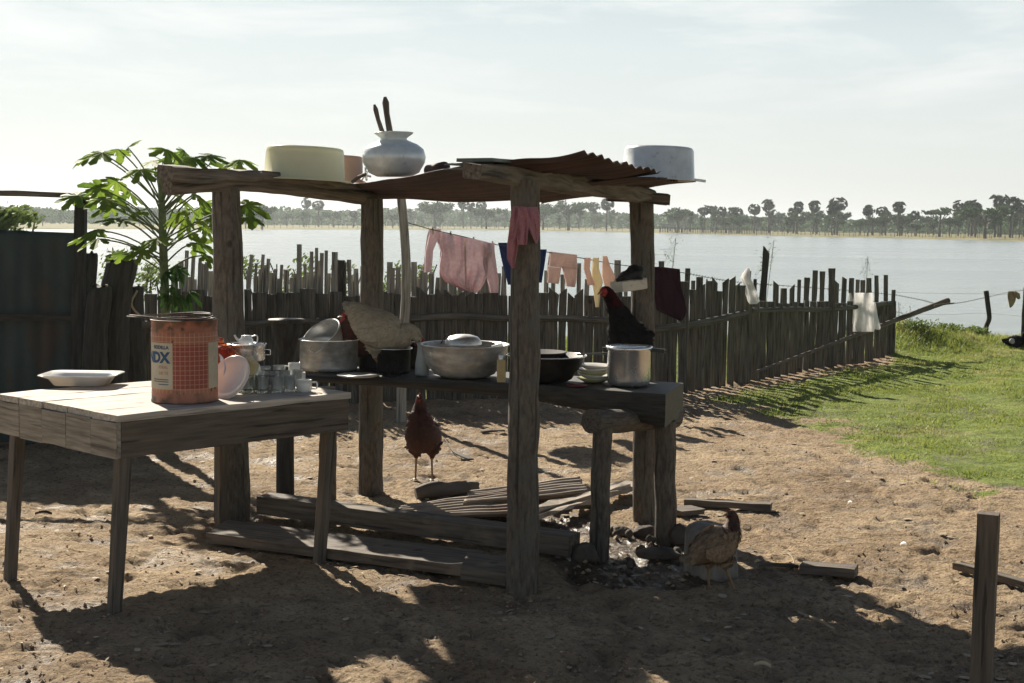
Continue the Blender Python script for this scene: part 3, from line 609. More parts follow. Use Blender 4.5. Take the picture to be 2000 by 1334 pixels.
def cantext(s, x, z, size, m, par, xs=1.0, bold=0):
    cu = bpy.data.curves.new('t', 'FONT'); cu.body = s; cu.size = size; cu.align_x = 'RIGHT'; cu.offset = bold; cu.resolution_u = 3
    o = bpy.data.objects.new('t', cu); C.objects.link(o); bpy.context.view_layer.update()
    me0 = o.evaluated_get(bpy.context.evaluated_depsgraph_get()).to_mesh()
    import bmesh
    bm = bmesh.new(); bm.from_mesh(me0)
    bmesh.ops.triangulate(bm, faces=bm.faces)
    bmesh.ops.subdivide_edges(bm, edges=bm.edges[:], cuts=1)
    vs = []
    for v in bm.verts:
        a = -PI/2+tocam+(x+v.co.x*xs)/cr; vs.append(cc+V(math.cos(a)*(cr+.0024), math.sin(a)*(cr+.0024), z+v.co.y))
    bm.verts.index_update(); fs = [[v.index for v in f.verts] for f in bm.faces]
    bm.free(); o.evaluated_get(bpy.context.evaluated_depsgraph_get()).to_mesh_clear(); C.objects.unlink(o); bpy.data.objects.remove(o)
    b = MB(); b.add(vs, fs); return b.build('lettering', m, par)
cantext('RODILLA', -.068, .236, .021, M['ink_blue'], lab1, 1.0, .0008)
cantext('NDX', -.066, .178, .063, M['ink_blue'], lab1, 1.0, .003)
cantext('IDEAL', -.07, .152, .019, M['ink_red'], lab1)
cantext('DE TE', -.07, .126, .019, M['ink_red'], lab1)
for i, z in enumerate((.103, .094, .082)): 
    b = MB()
    x0 = (-.155, -.155, -.125)[i]
    b.grid(lambda u, v: (lambda a: cc+V(math.cos(a)*(cr+.0024), math.sin(a)*(cr+.0024), z+.0032*v+.0006*math.sin(u*60)))(-PI/2+tocam+(x0+(-.07-x0)*u)/cr), 24, 1); b.build('lettering', M['ink_blue'], lab1)
lc = cc+V(-.055, 0, ch_+.004)
b = MB()
for k in range(2): b.tube([lc+V(math.cos(a)*(.19-.012*k), math.sin(a)*.17, .004+.006*k+.006*math.sin(a*2)) for a in np.linspace(0, 2*PI, 41)], .0028, 6)
tag(b.build('wire_hoop', M['wire'], org=lc), 'thin wire hoop lying over the mouth of the red can', 'hoop')
# --- white tray
tc_ = G(160, 752, TZ0); TR = tc_
b = MB()
def rrect(hx, hy, z, rc=.05, n=6):
    out = []
    for (sx, sy, a0) in ((1, 1, 0), (-1, 1, 90), (-1, -1, 180), (1, -1, 270)):
        for k in range(n): 
            a = R(a0+90*k/(n-1)); out.append(TR+V((hx-rc)*sx+rc*math.cos(a), (hy-rc)*sy+rc*math.sin(a), z))
    return out
lps = [rrect(.02, .01, .004, .005), rrect(.10, .065, .003), rrect(.122, .086, .004), rrect(.142, .104, .036), rrect(.178, .138, .052), rrect(.180, .140, .054), rrect(.178, .138, .0565), rrect(.140, .102, .042), rrect(.119, .083, .009), rrect(.02, .01, .008, .005)]
b.loft(lps, None, 0, True, True); o = b.build('white_tray', M['white'], org=TR); tag(o, 'shallow white rectangular enamel tray on the left of the table', 'tray')
# --- dish rack and dishes
Mr = lambda ax, d: Matrix.Rotation(R(d), 3, ax)
def plate(p, r, mt, tilt, nm, lab, ct='plate', grp=None, az=0, depth=.016):
    b = MB(); Mm = Mr('Z', az) @ Mr('Y', tilt)
    b.lathe([(0, 0), (r*.58, 0), (r*.66, .004), (r, depth), (r*1.005, depth+.003), (r*.98, depth+.004), (r*.65, .009), (r*.56, .005), (0, .005)], p, 40, M=Mm)
    return tag(b.build(nm, mt, org=p), lab, ct, grp)
YR = 6.42
rk = G(475, 770, TZ0)+V(0, .10, 0)
RK = thing('dish_rack', rk, 'thin wire dish rack holding plates on the table behind the glasses', 'dish rack')
b = MB()
for zz_ in (.02, .085):
    b.tube([rk+V(x, y, zz_) for x, y in ((-.17, -.1), (.14, -.1), (.14, .14), (-.17, .14), (-.17, -.1))], .0018, 6)
b.build('frame', M['wire'], RK)
b = MB()
for i in range(13):
    x = -.16+i*.024; b.tube([rk+V(x, -.1, .02), rk+V(x, .14, .02)], .0009, 5); b.tube([rk+V(x, -.1, .003), rk+V(x, -.1, .085)], .0009, 5); b.tube([rk+V(x, .14, .003), rk+V(x, .14, .085)], .0009, 5)
b.build('wires', M['wire'], RK)
plate(D(450, 740, 6.34), .112, M['plate'], -58, 'plate', 'large white dinner plate leaning in the rack right of the red can', az=58, depth=.010)
plate(D(418, 735, 6.45), .105, M['plateblue'], -70, 'plate', 'pale blue plate edge leaning directly behind the red can', az=44)
plate(D(428, 716, 6.5), .085, M['plate'], -62, 'plate', 'smaller white plate standing behind the large white one', az=44)
plate(D(478, 730, 6.5), .078, M['plategreen'], -38, 'plate', 'yellow green saucer tilted right of the white plates', 'saucer', az=60)
ab = D(436, 708, 6.52)
b = MB(); b.lathe([(.082, 0), (.085, .002), (.08, .03), (.062, .062), (.03, .078), (0, .08), (0, .074), (.028, .072), (.058, .058), (.076, .03), (.08, .002)], ab, 36)
tag(b.build('glass_bowl', M['amber'], org=ab), 'amber orange glass bowl turned upside down behind the red can', 'bowl')
b = MB(); gp = D(432, 684, 6.62); b.lathe([(0, 0), (.07, 0), (.072, .01), (.045, .03), (.012, .036), (.012, .05), (.014, .058), (0, .06)], gp, 28)
tag(b.build('glass_lid', M['amber'], org=gp), 'orange glass lid with a knob above the amber bowl', 'dish')  # knobbed glass lid above the upturned bowl
pc = D(482, 705, 6.60); SP = thing('small_pot', pc, 'small shiny metal pan with cups in it beside the amber bowl', 'pan')
b = MB(); b.lathe([(0, 0), (.075, 0), (.083, .008), (.085, .06), (.09, .078), (.093, .08), (.09, .083), (.08, .07), (.078, .01), (0, .006)], pc, 36); b.build('pot_body', M['alub'], SP)
b = MB(); b.tube([pc+V(.085, 0, .055), pc+V(.11, 0, .055), pc+V(.11, 0, .03), pc+V(.085, 0, .03)], .003, 6); b.build('handle', M['alub'], SP)
# upside-down jar holding the pan up
jp = G(497, 757, TZ0)+V(0, .14, 0)
b = MB(); hj = pc.z-TZ0; jx = V(pc.x, pc.y, TZ0); b.lathe([(0, 0), (.062, 0), (.066, .01), (.064, hj*.8), (.05, hj-.004), (0, hj-.002), (0, hj-.008), (.045, hj-.01), (.06, hj*.8), (.062, .01)], jx, 28)
tag(b.build('glass_jar', M['glass'], org=jx), 'clear glass jar standing under the small metal pan', 'jar')
cp = pc+V(.0, -.01, .07)
KC = thing('small_kettle', cp, 'tiny pale blue metal pitcher with spout on top of the pan', 'pitcher')
b = MB(); b.lathe([(0, 0), (.026, 0), (.034, .012), (.032, .032), (.022, .045), (.024, .05), (0, .05)], cp, 24); b.build('pitcher_body', M['pot'], KC)
b = MB(); b.tube([cp+V(-.028, 0, .02), cp+V(-.045, 0, .035), cp+V(-.055, 0, .052)], [.008, .006, .005], 8); b.build('spout', M['pot'], KC)
b = MB(); b.tube(catmull([cp+V(.026, 0, .045), cp+V(.05, 0, .05), cp+V(.05, 0, .02), cp+V(.032, 0, .012)], 4), .003, 6); b.build('handle', M['pot'], KC)
b = MB(); b.tube([D(455, 672, 6.5)+V(0, 0, -.02), D(444, 658, 6.5)], .002, 5); tag(b.build('wire_skewer', M['wire'], org=D(455, 672, 6.5)), 'thin wire sticking up left of the small pan', 'wire')
# glasses
def glass(px, py, r, h, lab, nm='drinking_glass', grp='clear drinking glasses on the table', mt='glass'):
    p = G(px, py, TZ0); b = MB(); n = 28
    b.lathe([(0, .001), (r*.82, .001), (r*.84, .004), (r, h), (r-.0022, h), (r*.80, .014), (0, .012)], p, n)
    return tag(b.build(nm, M[mt], org=p), lab, 'glass', grp)
gl0 = 'clear drinking glass in the crowded row between plates and white mugs'
gi = 0
for (x, y, r_, h_) in ((484, 768, .029, .074), (512, 768, .03, .076), (541, 767, .03, .074), (566, 765, .029, .075), (500, 758, .029, .078), (528, 757, .03, .08), (555, 755, .03, .078), (580, 753, .028, .076), (517, 748, .03, .082), (545, 746, .029, .082)):
    row = ('front row', 4) if gi < 4 else ('middle row', 4) if gi < 8 else ('back row', 2); j = gi if gi < 4 else gi-4 if gi < 8 else gi-8
    nmz = ['leftmost', 'second from the left', 'third from the left', 'rightmost'] if row[1] == 4 else ['left one of two', 'right one of two']
    glass(x, y, r_, h_, 'clear drinking glass, %s in the %s of glasses on the table' % (nmz[j], row[0])); gi += 1
def mug(p, r, h, lab, dirx=1, ang=0):
    T = thing('white_mug', p, lab, 'mug', 'white mugs at the right end of the table')
    b = MB(); b.lathe([(0, 0), (r*.85, 0), (r*.95, .006), (r, h*.5), (r, h), (r-.003, h), (r-.004, .01), (0, .006)], p, 28); b.build('mug_body', M['plate'], T)
    a = R(ang); d = V(math.cos(a), math.sin(a), 0)
    b = MB(); b.tube(catmull([p+d*(r-.002)+V(0, 0, h*.8), p+d*(r+.022)+V(0, 0, h*.78), p+d*(r+.022)+V(0, 0, h*.3), p+d*(r-.002)+V(0, 0, h*.25)], 4), .004, 7); b.build('handle', M['plate'], T)
mug(G(594, 765, TZ0), .036, .056, 'pale mug nearest the table edge with its handle to the right')
mug(G(583, 752, TZ0), .034, .062, 'white mug tucked behind the nearest pale mug', ang=150)
mug(G(575, 744, TZ0)+V(0, 0, 0), .03, .09, 'tall narrow white cup behind the drinking glasses', ang=170)
# rag / litter on table
b = MB(); b.plank(G(648, 752, TZ0+.004), G(690, 748, TZ0+.004), .05, .006); 

# ------------------------------------------------------------ pots on the bench
def BP(px, py, dz=0): return G(px, py, BZ+.004)+V(0, 0, dz)
def deep(r, h, t=.004, fl=.008): return [(0, 0), (r*.93, 0), (r*.985, h*.05), (r, h*.12), (r, h*.96), (r+fl, h*.985), (r+fl, h), (r-.001, h), (r-t, h*.95), (r-t, h*.1), (0, t)]
p = BP(635, 727)+V(0, .155, 0); T = thing('cooking_pot', p, 'wide dented aluminium pot on the left end of the bench, another pot tipped inside', 'pot')
b = MB(); b.lathe(deep(.158, .166), p, 56, wob=.012); b.build('pot_body', M['alu'], T)
for ax in (-105, 78):
    a = R(ax); dd = V(math.cos(a), math.sin(a), 0); sdv = V(-dd.y, dd.x, 0)
    q = p+dd*.159+V(0, 0, .135); b = MB(); b.tube(catmull([q-sdv*.035, q-sdv*.03+dd*.03-V(0, 0, .012), q-sdv*.0+dd*.038-V(0, 0, .03), q+sdv*.03+dd*.03-V(0, 0, .012), q+sdv*.035], 4), .0042, 7); b.build('handle', M['alu'], T)
q = D(636, 664, 7.83); Mm = Mr('Y', -30) @ Mr('X', 28)
T = thing('cooking_pot', q, 'smaller aluminium pot tipped on its side inside the wide pot', 'pot')
b = MB(); b.lathe([(0, -.1), (.075, -.1), (.10, -.075), (.112, -.03), (.113, .045), (.118, .05), (.116, .054), (.109, .045), (.108, -.03), (.095, -.07), (.07, -.094), (0, -.094)], q, 48, M=Mm, wob=.01); b.build('pot_body', M['alu'], T)
for s_ in (-1, 1):
    b = MB(); b.tube(catmull([q+Mm @ V(-.02, s_*.112, .02), q+Mm @ V(-.018, s_*.138, .018), q+Mm @ V(.018, s_*.138, .018), q+Mm @ V(.02, s_*.112, .02)], 4), .004, 6); b.build('handle', M['alu'], T)
# lid edge resting beyond
p = BP(682, 727)+V(.0, .36, 0)
b = MB(); p2 = D(683, 668, 7.98); b.lathe([(0, 0), (.06, 0), (.063, .004), (.06, .007), (0, .007)], p2, 28); tag(b.build('metal_plate', M['alub'], org=p2), 'small bright metal plate on the rim behind the wide pot', 'plate')
# sooty pots
p = BP(765, 731)+V(0, .11, 0); T = thing('sooty_pot', p, 'soot blackened pot under the cream hen, left of the big basin', 'pot')
b = MB(); b.lathe(deep(.092, .13), p, 40, wob=.03); b.build('pot_body', M['black'], T)
b = MB(); b.tube([p+V(math.cos(a)*.1, math.sin(a)*.1, .13) for a in np.linspace(0, 2*PI, 33)], .0035, 6, cap=False); b.build('rim', M['alub'], T)
p = BP(722, 728)+V(0, .26, 0); T = thing('sooty_pot', p, 'low soot blackened pan behind the hen feet', 'pan')
b = MB(); b.lathe(deep(.09, .105), p, 40, wob=.03); b.build('pot_body', M['black'], T)
b = MB(); b.tube([p+V(math.cos(a)*.098, math.sin(a)*.098, .105) for a in np.linspace(0, 2*PI, 33)], .003, 6, cap=False); b.build('rim', M['alub'], T)
p = BP(790, 729)+V(0, .3, 0); T = thing('sooty_pot', p, 'dark pot with a bright rim just left of the white jug', 'pot')
b = MB(); b.lathe(deep(.07, .15), p, 40, wob=.02); b.build('pot_body', M['black'], T)
b = MB(); b.tube([p+V(math.cos(a)*.078, math.sin(a)*.078, .15) for a in np.linspace(0, 2*PI, 33)], .004, 6, cap=False); b.build('rim', M['alub'], T)
b = MB(); k = BP(768, 733)+V(0, .02, .012)
for i in range(16): 
    c = k+V(random.uniform(-.04, .04), random.uniform(-.03, .03), random.uniform(0, .05)); b.tube([c+V(math.cos(a)*.016, random.uniform(-.002, .002), math.sin(a)*.016) for a in np.linspace(0, 2*PI, 9)], .003, 5)
tag(b.build('pot_scourer', M['black'], org=k), 'tangled dark wire scourer against the blackened pot', 'scourer')
# white jug
p = BP(823, 735)+V(0, .05, 0); T = thing('plastic_jug', p, 'translucent white plastic jug beside the big aluminium basin', 'jug')
b = MB(); b.lathe([(0, 0), (.032, 0), (.038, .008), (.036, .06), (.028, .11), (.024, .15), (.03, .172), (.027, .172), (.021, .15), (.03, .06), (0, .006)], p, 28); b.build('jug_body', M['jug'], T)
b = MB(); b.tube(catmull([p+V(.026, -.01, .14), p+V(.05, -.012, .12), p+V(.056, -.012, .07), p+V(.036, -.01, .035)], 5), .006, 8); b.build('handle', M['jug'], T)
# big basin
p = BP(905, 742)+V(0, .16, 0); T = thing('aluminium_basin', p, 'very large round bottomed aluminium basin in the middle of the bench', 'basin')
b = MB(); b.lathe([(0, 0), (.12, 0), (.16, .018), (.2, .07), (.222, .13), (.227, .165), (.236, .168), (.236, .174), (.223, .172), (.196, .07), (.155, .022), (0, .005)], p, 64, wob=.012); b.build('basin_body', M['alu'], T)
b = MB(); dp = D(905, 672, 7.5)
b.lathe([(.098, 0), (.095, .02), (.075, .04), (.04, .05), (0, .053), (0, .048), (.07, .036), (.09, .018)], dp, 36); tag(b.build('domed_bowl', M['alu'], org=dp), 'upturned metal bowl poking above the big basin', 'bowl')
b = MB(); dq = D(872, 664, 7.45); b.tube([dq+V(-.03, 0, -.02), dq+V(0, 0, .03), dq+V(.035, 0, -.02)], [.004, .003, .004], 6); tag(b.build('bent_wire_handle', M['wire'], org=dq), 'bent wire handle forming a peak above the basin rim', 'handle')
b = MB(); dq = D(972, 675, 7.42); b.plank(dq+V(-.03, 0, -.012), dq+V(.03, 0, .006), .04, .02, ch=.4); tag(b.build('white_soap_block', M['plate'], org=dq), 'small pale wedge on the right rim of the big basin', 'soap')
# yellow block
p = BP(979, 747); T = thing('yellow_box', p, 'small yellowish plastic box with a rounded cap left of the front post', 'box')
b = MB(); b.plank(p+V(0, .03, 0), p+V(0, .03, .115), .045, .045, up=V(0, 1, 0), ch=.15, rough=.0005); b.build('box_body', M['block'], T)
b = MB(); b.lathe([(.017, .115), (.017, .135), (.013, .142), (0, .143)], p+V(0, .03, 0), 16); b.build('cap', M['alu'], T)
# wok and pans
p = BP(1068, 749)+V(0, .10, 0); T = thing('black_wok', p, 'wide sooty black wok behind the front post', 'wok')
b = MB(); b.lathe([(0, 0), (.1, 0), (.13, .015), (.175, .08), (.198, .13), (.205, .132), (.2, .137), (.17, .083), (.12, .02), (0, .006)], p, 56, wob=.01); b.build('wok_body', M['black'], T)
b = MB(); b.tube([p+V(math.cos(a)*.205, math.sin(a)*.205, .135) for a in np.linspace(0, 2*PI, 49)], .003, 6, cap=False); b.build('rim', M['alub'], T)
p2 = p+V(-.04, .03, .115)
b = MB(); b.lathe([(0, 0), (.1, .002), (.14, .03), (.146, .032), (.142, .036), (.09, .008), (0, .006)], p2, 44); T2 = tag(b.build('frying_pan', M['black'], org=p2), 'black frying pan lying inside the wide wok', 'pan')
hp = D(1128, 692, 7.3); p3 = hp
b = MB(); b.plank(hp, D(1192, 690, 7.35), .016, .008, rough=.0004, ch=.3); tag(b.build('pan_handle', M['bake'], org=hp), 'long thin black pan handle between the wok and the pressure cooker', 'pan handle')
for i, (mt_, r_) in enumerate((('plategreen', .088), ('plate', .092), ('plategreen', .086), ('plate', .09), ('plate', .092))):
    q = BP(1163, 751)+V(.006*math.sin(i*2), .12, i*.0165)
    plate(q, r_, M[mt_], 3*math.sin(i*1.7), 'stacked_plate', ['lowest yellowish plate', 'second lowest white plate', 'middle yellowish plate', 'second highest white plate', 'topmost white plate'][i]+' of the stack between wok and pressure cooker', 'plate', 'plates stacked on the bench', depth=.02)
q = BP(1128, 757)+V(0, .05, .0); b = MB(); b.lathe([(0, 0), (.04, 0), (.05, .006), (.05, .01), (0, .01)], q, 24); tag(b.build('red_lid', M['redp'], org=q), 'dull red plastic lid on the bench under the stacked plates', 'dish')  # flat red plastic lid
p = BP(1231, 757)+V(0, .108, 0); T = thing('pressure_cooker', p, 'shiny tall aluminium pressure cooker in front of the black rooster', 'pressure cooker')
b = MB(); b.lathe([(0, 0), (.09, 0), (.105, .012), (.109, .03), (.109, .176), (.116, .182), (.117, .198), (.11, .2), (.104, .19), (.104, .03), (0, .01)], p, 56, wob=.004); b.build('pot_body', M['alub'], T)
b = MB(); b.plank(p+V(.108, -.02, .182), p+V(.175, -.05, .178), .028, .02, ch=.35, rough=.0006); b.build('handle', M['bake'], T)
b = MB(); b.tube([p+V(.17, -.05, .178), p+V(.2, -.055, .174)], .0025, 6); b.build('hook', M['wire'], T)
b = MB(); b.plank(p+V(-.106, 0, .182), p+V(-.135, 0, .181), .026, .018, ch=.35, rough=.0006); b.build('handle', M['bake'], T)
q = D(700, 734, 7.36); q.z = BZ+.006
b = MB(); b.lathe([(0, 0), (.085, .001), (.11, .007), (.112, .01), (0, .006)], q, 30); tag(b.build('flat_disc', M['alu'], org=q), 'flat tarnished pot lid lying on the bench edge beneath the cream hen', 'lid')

# ------------------------------------------------------------ things on the roof
def upturned(r, h, t=.003, fl=.03): return [(0, h), (r*.86, h), (r*.93, h*.96), (r*.955, h*.85), (r, h*.06), (r+fl, .002), (r+fl, -.002), (r-.004, h*.03), (r*.95, h*.83), (0, h-t)]
def tiltM(deg, ax='Y'): return Mr(ax, deg)
p = D(594, 352, 7.72); b = MB()
b.lathe(upturned(.218, .178, fl=.045), p, 56, M=tiltM(2.2), wob=.006); tag(b.build('yellow_basin', M['yellow'], org=p), 'pale yellow plastic basin upside down on the roof beam', 'basin')
p = D(664, 354, 8.15); b = MB(); b.lathe(upturned(.13, .145, fl=.02), p, 44, M=tiltM(2)); tag(b.build('peach_basin', M['peach'], org=p), 'peach coloured plastic bucket upside down behind the yellow basin', 'bucket')
p = D(770, 345, 7.45); b = MB()
b.lathe([(0, 0), (.09, 0), (.13, .02), (.16, .07), (.166, .1), (.155, .14), (.125, .165), (.085, .182), (.068, .19), (.07, .2), (.1, .222), (.104, .226), (.099, .229), (.062, .196), (.06, .186), (.12, .155), (.145, .12), (0, .02)], p, 56, M=tiltM(-1), wob=.004)
T = thing('round_pot', p, 'round bellied aluminium water pot with flared neck on the roof', 'pot'); b.build('pot_body', M['pot'], T)
for (xa, ya, xb, yb, r_, lb) in ((758, 300, 731, 204, .012, 'shorter thinner wooden stick standing in the round pot'), (766, 300, 752, 189, .0165, 'taller thicker wooden pestle stick standing in the round pot')):
    a = D(xa, ya, 7.45); c = D(xb, yb, 7.43); b = MB(); b.tube([a, a.lerp(c, .3)+V(.003, 0, 0), a.lerp(c, .7)+V(-.002, 0, 0), a.lerp(c, .9), c], [r_, r_*1.05, r_*.95, r_*1.1, r_*.45], 10, rough=.15, seed=xa); tag(b.build('wooden_stick', M['plank'], org=a), lb, 'stick', 'sticks in the round pot')
b = MB(); k = D(700, 350, 7.6); b.tube([D(688, 356, 7.6), D(700, 346, 7.58), D(714, 340, 7.55)], .009, 8, rough=.2); tag(b.build('wooden_stick', M['plank'], org=k), 'short pale stick lying left of the round pot', 'stick')
b = MB(); k = D(714, 345, 7.6)
for a_, c_ in (((706, 352), (722, 330)), ((716, 352), (714, 328)), ((706, 340), (724, 345))): b.tube([D(*a_, 7.58), D(*c_, 7.62)], .006, 7, rough=.3)
tag(b.build('metal_clip', M['alu'], org=k), 'small crumpled metal fitting against the round pot', 'fitting')
a = D(838, 333, 7.0); c = D(868, 329, 6.86); b = MB(); d = (c-a).normalized()
b.tube([a, a.lerp(c, .5), c, c-d*.006, a.lerp(c, .5), a+d*.004], [.029, .031, .033, .029, .028, .027], 22, cap=True); tag(b.build('rusty_tin', M['rust'], org=a), 'small rusty tin lying on its side right of the round pot', 'tin')
k = D(905, 326, 5.85); b = MB(); b.plank(D(887, 322, 5.9), D(945, 318, 5.75), .1, .006, rough=.002); b.plank(D(886, 331, 5.95), D(930, 329, 5.8), .09, .005, rough=.002); b.plank(D(926, 312, 5.7), D(1040, 320, 6.2), .16, .014, rough=.002)
tag(b.build('flat_boards', M['sheetb'], org=k), 'thin grey flat boards stacked on the roof above the front post', 'boards')
p = D(1285, 350, 6.98); T = thing('large_saucepan', p, 'large pale metal saucepan upside down on the right end of the roof', 'saucepan')
b = MB(); b.lathe([(0, .157), (.148, .157), (.16, .152), (.168, .14), (.178, 0), (.181, -.002), (.178, -.004), (.173, 0), (.163, .138), (0, .152)], p, 56, M=tiltM(1.5)); b.build('pot_body', M['pot'], T)
b = MB(); b.plank(p+V(.176, 0, -.0), p+V(.232, -.01, -.008), .03, .012, ch=.45, rough=.0005); b.build('handle', M['alu'], T)

# ------------------------------------------------------------ post clothes, ledge
def hang(name, rows, Y, m, label, cat, amp=.012, thick=.02, nf=5, nu=22, nv=24, seed=0, grp=None, par=None, dY=0, curve=0, dbl=True, sl=0):
    ys = [r_[0] for r_ in rows]; xl = [r_[1] for r_ in rows]; xr = [r_[2] for r_ in rows]
    b = MB()
    for side in ((-1, 1) if dbl else (1,)):
        def P(u, v):
            y = ys[0]+(ys[-1]-ys[0])*v; a = np.interp(y, ys, xl); c = np.interp(y, ys, xr)
            x = a+(c-a)*u; YY = Y+side*thick/2*min(1, v*6+.15)*(1 if 0 < u < 1 else .2)+amp*min(1, v*3+.2)*mnoise.noise(V(u*nf+seed, v*1.6, seed))*1.6+amp*.5*mnoise.noise(V(u*nf*2.5, v*4, seed+5))
            if v == 0: YY = Y+.001*side
            YY += curve*(2*u-1)**2+dY*u
            return D(float(x), float(y+sl*(x-xl[0])), YY)
        b.grid(P, nu, nv, tcf=lambda u, v: (u*.5+seed, v*.5, 0))
    if par is not None: return b.build(name, m, par)
    o0 = D((xl[0]+xr[0])/2, ys[0], Y)
    return tag(b.build(name, m, org=o0), label, cat, grp)
T = thing('pink_rag', D(1022, 405, 5.87), 'pink and red cloth knotted around the top of the front post', 'cloth')
hang('front_fold', [(403, 1002, 1024), (425, 997, 1026), (450, 994, 1026), (480, 990, 1012), (505, 990, 1008), (524, 999, 1005)], 5.86, M['pinkc'], None, None, amp=.02, nf=3, seed=1, par=T)
hang('middle_fold', [(406, 1012, 1030), (440, 1008, 1033), (478, 1010, 1029)], 5.845, M['pinkc'], None, None, amp=.015, nf=3, seed=2, par=T)
hang('side_fold', [(404, 1020, 1050), (425, 1024, 1055), (450, 1034, 1055), (468, 1042, 1052), (476, 1046, 1049)], 5.885, M['pinkc'], None, None, amp=.012, nf=3, seed=3, par=T, dY=.04)
LN = thing('nailed_ledge', D(1230, 556, 7.35), 'pale narrow block ledge fixed on the right rear post', 'ledge')
b = MB(); b.plank(D(1204, 560, 7.33), D(1257, 552, 7.38), .09, .052, rough=.003, ch=.15, nseg=5, skew=(.015, 0)); b.build('ledge_block', M['foam'], LN)
b = MB(); k = D(1235, 534, 7.35)
def bl(u, v):
    th = u*2*PI; ph = (v)*PI*.5; r_ = 1+.3*mnoise.noise(V(math.cos(th)*1.5, math.sin(th)*1.5, v*3))
    return k+V(math.cos(th)*.07*math.cos(ph)*r_+.02*v, math.sin(th)*.05*math.cos(ph)*r_, -.03+.065*math.sin(ph)*r_)
b.grid(bl, 28, 12); b.tube([k+V(-.04, -.03, -.012), k+V(-.085, -.035, -.038)], [.02, .008], 8)
tag(b.build('black_rag', M['black'], org=k), 'bunched black rag on the pale ledge of the right rear post', 'rag')

# ------------------------------------------------------------ clothesline and laundry
pl = D(783, 818, 11.1); pl.z = -.1
PL = thing('leaning_pole', pl, 'slim pale pole rising to the roof beside the washing line', 'pole')
b = MB(); tp = D(780, 350, 11.1); P = [pl, pl.lerp(tp, .3)+V(.015, 0, 0), pl.lerp(tp, .6)+V(.05, 0, 0), pl.lerp(tp, .8)+V(.035, 0, 0), tp]; P = catmull(P, 5)
b.tube(P, [.04-.006*i/len(P) for i in range(len(P))], 12, rough=.08); b.build('pole_shaft', M['stake'], PL)
line_px = [(786, 432, 11.1), (838, 447, 11.2), (900, 461, 11.35), (970, 478, 11.6), (1055, 490, 12.0), (1130, 503, 12.3), (1200, 516, 12.6), (1280, 526, 13.0), (1343, 534, 13.35)]
b = MB(); b.tube([D(*q) for q in line_px], .0035, 6); tag(b.build('clothesline', M['wire'], org=D(*line_px[0])), 'thin wire washing line strung along the fence above the pickets', 'washing line')
CG = thing('pink_cardigan', D(900, 461, 11.35), "child's pink knitted cardigan hanging wide on the washing line", 'cardigan')
hang('body', [(452, 856, 958), (470, 853, 962), (490, 860, 954), (515, 858, 952), (535, 857, 945), (548, 870, 938), (556, 905, 930)], 11.33, M['card'], None, None, amp=.05, nf=7, nu=60, nv=36, seed=4, par=CG, dY=.1, thick=.06, sl=.22)
hang('sleeve', [(447, 838, 862), (460, 834, 858), (490, 830, 846), (520, 828, 844), (532, 827, 842)], 11.3, M['card'], None, None, amp=.02, nf=2, nu=12, seed=5, par=CG, thick=.05)
hang('sleeve', [(474, 938, 966), (490, 940, 966), (520, 944, 970), (550, 952, 974), (572, 956, 973)], 11.45, M['card'], None, None, amp=.02, nf=2, nu=12, seed=6, par=CG, thick=.05)
for x_ in (845, 880, 925, 962):
    b = MB(); y_ = 447+(x_-838)*.235; b.plank(D(x_, y_-5, 11.22+(x_-838)*.003), D(x_+1, y_+9, 11.22+(x_-838)*.003), .012, .012, up=V(0, 1, 0), rough=.0005); b.build('clothes_peg', M['pig'], CG)
b = MB(); b.plank(D(908, 464, 11.25), D(910, 562, 11.25), .012, .006, up=V(0, 1, 0), rough=.002); b.build('button_band', M['short'], CG)
hang('navy_garment', [(474, 973, 990), (500, 978, 1000), (530, 985, 1052), (548, 990, 1048), (556, 992, 1045)], 11.75, M['navy'], None, None, seed=7, nf=3)
nv_ = bpy.data.objects['navy_garment']; tag(nv_, 'navy blue garment on the line half hidden behind the front post', 'garment')
hang('sleeve', [(487, 1046, 1068), (515, 1047, 1064), (552, 1044, 1058)], 11.8, M['navy'], None, None, seed=8, nf=2, nu=10, par=nv_)
SHT = thing('pink_shorts', D(1097, 492, 12.1), 'pale pink child shorts on the line right of the front post', 'shorts')
hang('waist', [(491, 1073, 1127), (505, 1071, 1127), (520, 1069, 1127)], 12.1, M['short'], None, None, seed=9, nf=5, par=SHT, thick=.04, sl=.12)
hang('leg', [(520, 1069, 1096), (545, 1067, 1093), (552, 1068, 1091)], 12.1, M['short'], None, None, seed=9, nf=3, nu=12, nv=8, par=SHT, thick=.04, sl=.12)
hang('leg', [(520, 1097, 1127), (545, 1103, 1126), (558, 1105, 1123)], 12.1, M['short'], None, None, seed=11, nf=3, nu=12, nv=8, par=SHT, thick=.04, sl=.12)
hang('baby_sock', [(503, 1141, 1154), (525, 1140, 1152), (540, 1144, 1156), (557, 1148, 1163)], 12.35, M['peachc'], 'small peach sock first in the row of little clothes on the line', 'sock', grp='little clothes pegged on the line', seed=12, nf=2, nu=8)
hang('cream_bib', [(503, 1158, 1170), (525, 1156, 1170), (550, 1156, 1178), (575, 1160, 1172), (600, 1163, 1170)], 12.42, M['creamc'], 'long pale yellow cloth strip hanging between the peach socks', 'cloth', grp='little clothes pegged on the line', seed=13, nf=2, nu=8)
hang('peach_bonnet', [(500, 1177, 1186), (520, 1176, 1192), (540, 1176, 1202), (556, 1180, 1198), (563, 1182, 1190)], 12.5, M['peachc'], 'peach baby garment last in the row beside the right rear post', 'baby garment', grp='little clothes pegged on the line', seed=14, nf=3, nu=10)
